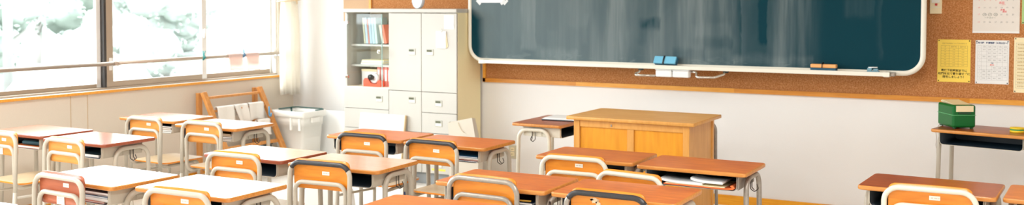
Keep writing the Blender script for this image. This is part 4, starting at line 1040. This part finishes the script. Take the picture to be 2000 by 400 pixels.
# ------------------------------------------------------------------ outside
mb = MB(); mb.box(-90, -.3, -80, 90, -.9, -.6); struct(mb.build('ground', mat('schoolyard', (.12, .13, .115, 1), .9, noise_s=.35, noise_amt=.35)))
def leafmat(n, a):
    return mat(n, a, .7, noise_s=1.2, noise_amt=.3)
LM = [leafmat('leaf_a', (.31, .35, .30, 1)), leafmat('leaf_b', (.36, .39, .35, 1)), leafmat('leaf_c', (.29, .325, .28, 1))]  # leaf colours paled to stand in for the bright haze outdoors
def tree(x, y, h, r, seed, lm, label, n=900):
    t = thing('tree', label, 'tree', (x, y, -.6), 0, 'trees outside the window'); R = random.Random(seed)
    mb = MB(); mb.tube([(0, 0, 0), (.1, .05, h*.3), (-.05, .1, h*.7)], [.16, .13, .06], 8)
    for k in range(4):
        a = R.uniform(0, 6.28); mb.tube([(.05, .05, h*(.3+.08*k)), (math.cos(a)*r*.6, math.sin(a)*r*.6, h*(.55+.1*k))], [.06, .02], 6)
    mb.build('trunk', plain('bark', 168, 162, 156), t)
    mb = MB(); cl = [(R.uniform(-.6, .6)*r, R.uniform(-.6, .6)*r, h*R.uniform(.2, .92), r*R.uniform(.35, .6)) for _ in range(9)]
    for cx, cy, cz, cr in cl:
        b = bmesh.new(); bmesh.ops.create_icosphere(b, subdivisions=3, radius=1)
        for v in b.verts:
            d = 1+.35*noise.noise(v.co*2.2+Vector((cx, cy, seed)))+.15*noise.noise(v.co*6+Vector((seed, cx, cz))); v.co = Vector((cx, cy, cz))+v.co*d*cr*.8
        mb.bm(b, 0, True)
    for k in range(n//5):
        cx, cy, cz, cr = R.choice(cl); v = Vector((R.gauss(0, 1), R.gauss(0, 1), R.gauss(0, 1))).normalized()*cr*R.uniform(.75, 1.1)
        p = Vector((cx, cy, cz))+v; s = R.uniform(.05, .09); q = Matrix.Rotation(R.uniform(0, 6), 3, Vector((R.random()+.01, R.random(), R.random())))
        mb.add([p+q @ Vector(c)*s for c in ((-1, 0, 0), (0, -.5, 0), (1, 0, 0), (0, .5, 0))], [[0, 1, 2, 3]])
    mb.build('foliage', lm, t)
tree(-16, 7.2, 3.3, 1.9, 1, LM[2], 'bushy tree outside, left in the first window pane', 6000)
tree(-21, 11.9, 3.9, 2.0, 2, LM[0], 'tree outside, beside the divider in the first window pane', 6000)
tree(-17, 13.4, 3.2, 1.6, 3, LM[1], 'pale tree outside at the left of the second window pane', 5000)
tree(-26, 20.6, 4.4, 2.2, 5, LM[1], 'tall tree far outside in the second window pane', 5000)
for i, (x, y) in enumerate(((-6.2, -.4), (-6.8, 2.9), (-6.6, 6.2), (-7.5, 9.8))):
    t = thing('hedge_shrub', ['round shrub outside at the far left of the window', 'round shrub outside below the first window pane', 'round shrub outside near the window divider', 'round shrub outside below the second window pane'][i], 'shrub', (x, y, -.6), 0, 'shrubs outside the window'); R = random.Random(40+i)
    mb = MB()
    b = bmesh.new(); bmesh.ops.create_icosphere(b, subdivisions=3, radius=1)
    for v in b.verts:
        d = 1+.25*noise.noise(v.co*3+Vector((i, 0, 0))); v.co = Vector((v.co.x*.85*d, v.co.y*1.25*d, .72+v.co.z*.58*d))
    mb.bm(b, 0, True)
    for k in range(400):
        v = Vector((R.gauss(0, 1), R.gauss(0, 1), R.gauss(0, 1))).normalized()*R.uniform(.9, 1.08); p = Vector((v.x*.9, v.y*1.3, .75+v.z*.6)); s = R.uniform(.035, .06); q = Matrix.Rotation(R.uniform(0, 6), 3, Vector((R.random()+.01, R.random(), R.random())))
        mb.add([p+q @ Vector(c)*s for c in ((-1, 0, 0), (0, -.5, 0), (1, 0, 0), (0, .5, 0))], [[0, 1, 2, 3]])
    mb.build('foliage', LM[i % 2], t)
    mb = MB(); mb.tube([(0, 0, 0), (0, 0, .7)], .04, 6); mb.build('stem', plain('bark', 168, 162, 156), t)
bl = thing('school_building', 'pale building wing seen outside through the right window pane', 'building', (-26, 30, -.6))
mb = MB(); mb.box(-8, 8, -4, 8, 0, 11); mb.build('wall', plain('pale_concrete', 196, 196, 190), bl)
for zf in (1.6, 5.0, 8.4):
    for x in (-5.5, -1.2, 3.1):
        mb = MB(); mb.box(x, x+2.6, -4.08, -4.005, zf, zf+1.5); mb.build('window', plain('dim_glass', 160, 162, 162, .5), bl)
for (x, y, lab) in ((-11, 4.3, 'wooden utility pole outside the first window pane'),):
    pl_ = thing('utility_pole', lab, 'pole', (x, y, -.6)); mb = MB(); mb.tube([(0, 0, 0), (.05, .05, 7)], .09, 8); mb.build('post', plain('pole_grey', 150, 148, 144), pl_)
    mb = MB(); mb.tube([(0, -.8, 6.2), (0, .8, 6.25)], .04, 6); mb.build('cross_arm', plain('pole_grey', 150, 148, 144), pl_)

# ------------------------------------------------------------------ light, world, camera
wd = bpy.data.worlds.new('World'); SC.world = wd; wd.use_nodes = True
bg_ = wd.node_tree.nodes['Background']; bg_.inputs[0].default_value = (.93, .985, 1.05, 1); bg_.inputs[1].default_value = 9.5
def area(name, loc, rot, sx, sy, power, col=(1, 1, 1), portal=False):
    l = bpy.data.lights.new(name, 'AREA'); l.shape = 'RECTANGLE'; l.size = sx; l.size_y = sy; l.energy = power; l.color = col
    if portal: l.cycles.is_portal = True
    o = bpy.data.objects.new(name, l); o.location = loc; o.rotation_euler = rot; C.objects.link(o); return o
area('window_portal', (-.16, (WY0+WY1)/2, (WZ0+WZ1)/2), (0, -PI/2, 0), WZ1-WZ0, WY1-WY0, 1, portal=True)
for x in (2.2, 6.2):
    for y in (-4.3, -7.0):
        area('ceiling_fill', (x, y, RZ-.02), (0, 0, 0), .35, 1.3, 48, (.98, .985, 1.0))  # unseen fill lights added below the ceiling to brighten the room

cd = bpy.data.cameras.new('Camera'); cam = bpy.data.objects.new('Camera', cd); C.objects.link(cam); SC.camera = cam
F, CY, YAW, PIT, ROL = 1908.736, 80.30, -.5052792, .036054, .000573
cd.sensor_fit = 'HORIZONTAL'; cd.sensor_width = 36; cd.lens = F*36/2000
cd.shift_x = 0; cd.shift_y = -(200-CY)/2000
f = Vector((math.sin(YAW)*math.cos(PIT), math.cos(YAW)*math.cos(PIT), -math.sin(PIT)))
r_ = Vector((math.cos(YAW), -math.sin(YAW), 0)); u = r_.cross(f)
c, s = math.cos(ROL), math.sin(ROL); r2 = r_*c+u*s; u2 = u*c-r_*s
cam.matrix_world = Matrix(((r2.x, u2.x, -f.x, 6.60767), (r2.y, u2.y, -f.y, -7.44441), (r2.z, u2.z, -f.z, 1.55021), (0, 0, 0, 1)))
cd.dof.use_dof = True; cd.dof.focus_distance = 5.2; cd.dof.aperture_fstop = 2.5
cd.clip_start = .05; cd.clip_end = 300

vs = SC.view_settings
vs.view_transform = 'Standard'; vs.look = 'None'; vs.gamma = 1; vs.use_curve_mapping = False; vs.exposure = 0.25
SC.cycles.max_bounces = 10; SC.cycles.diffuse_bounces = 6; SC.cycles.transparent_max_bounces = 12; SC.cycles.sample_clamp_indirect = 8; SC.cycles.use_denoising = True
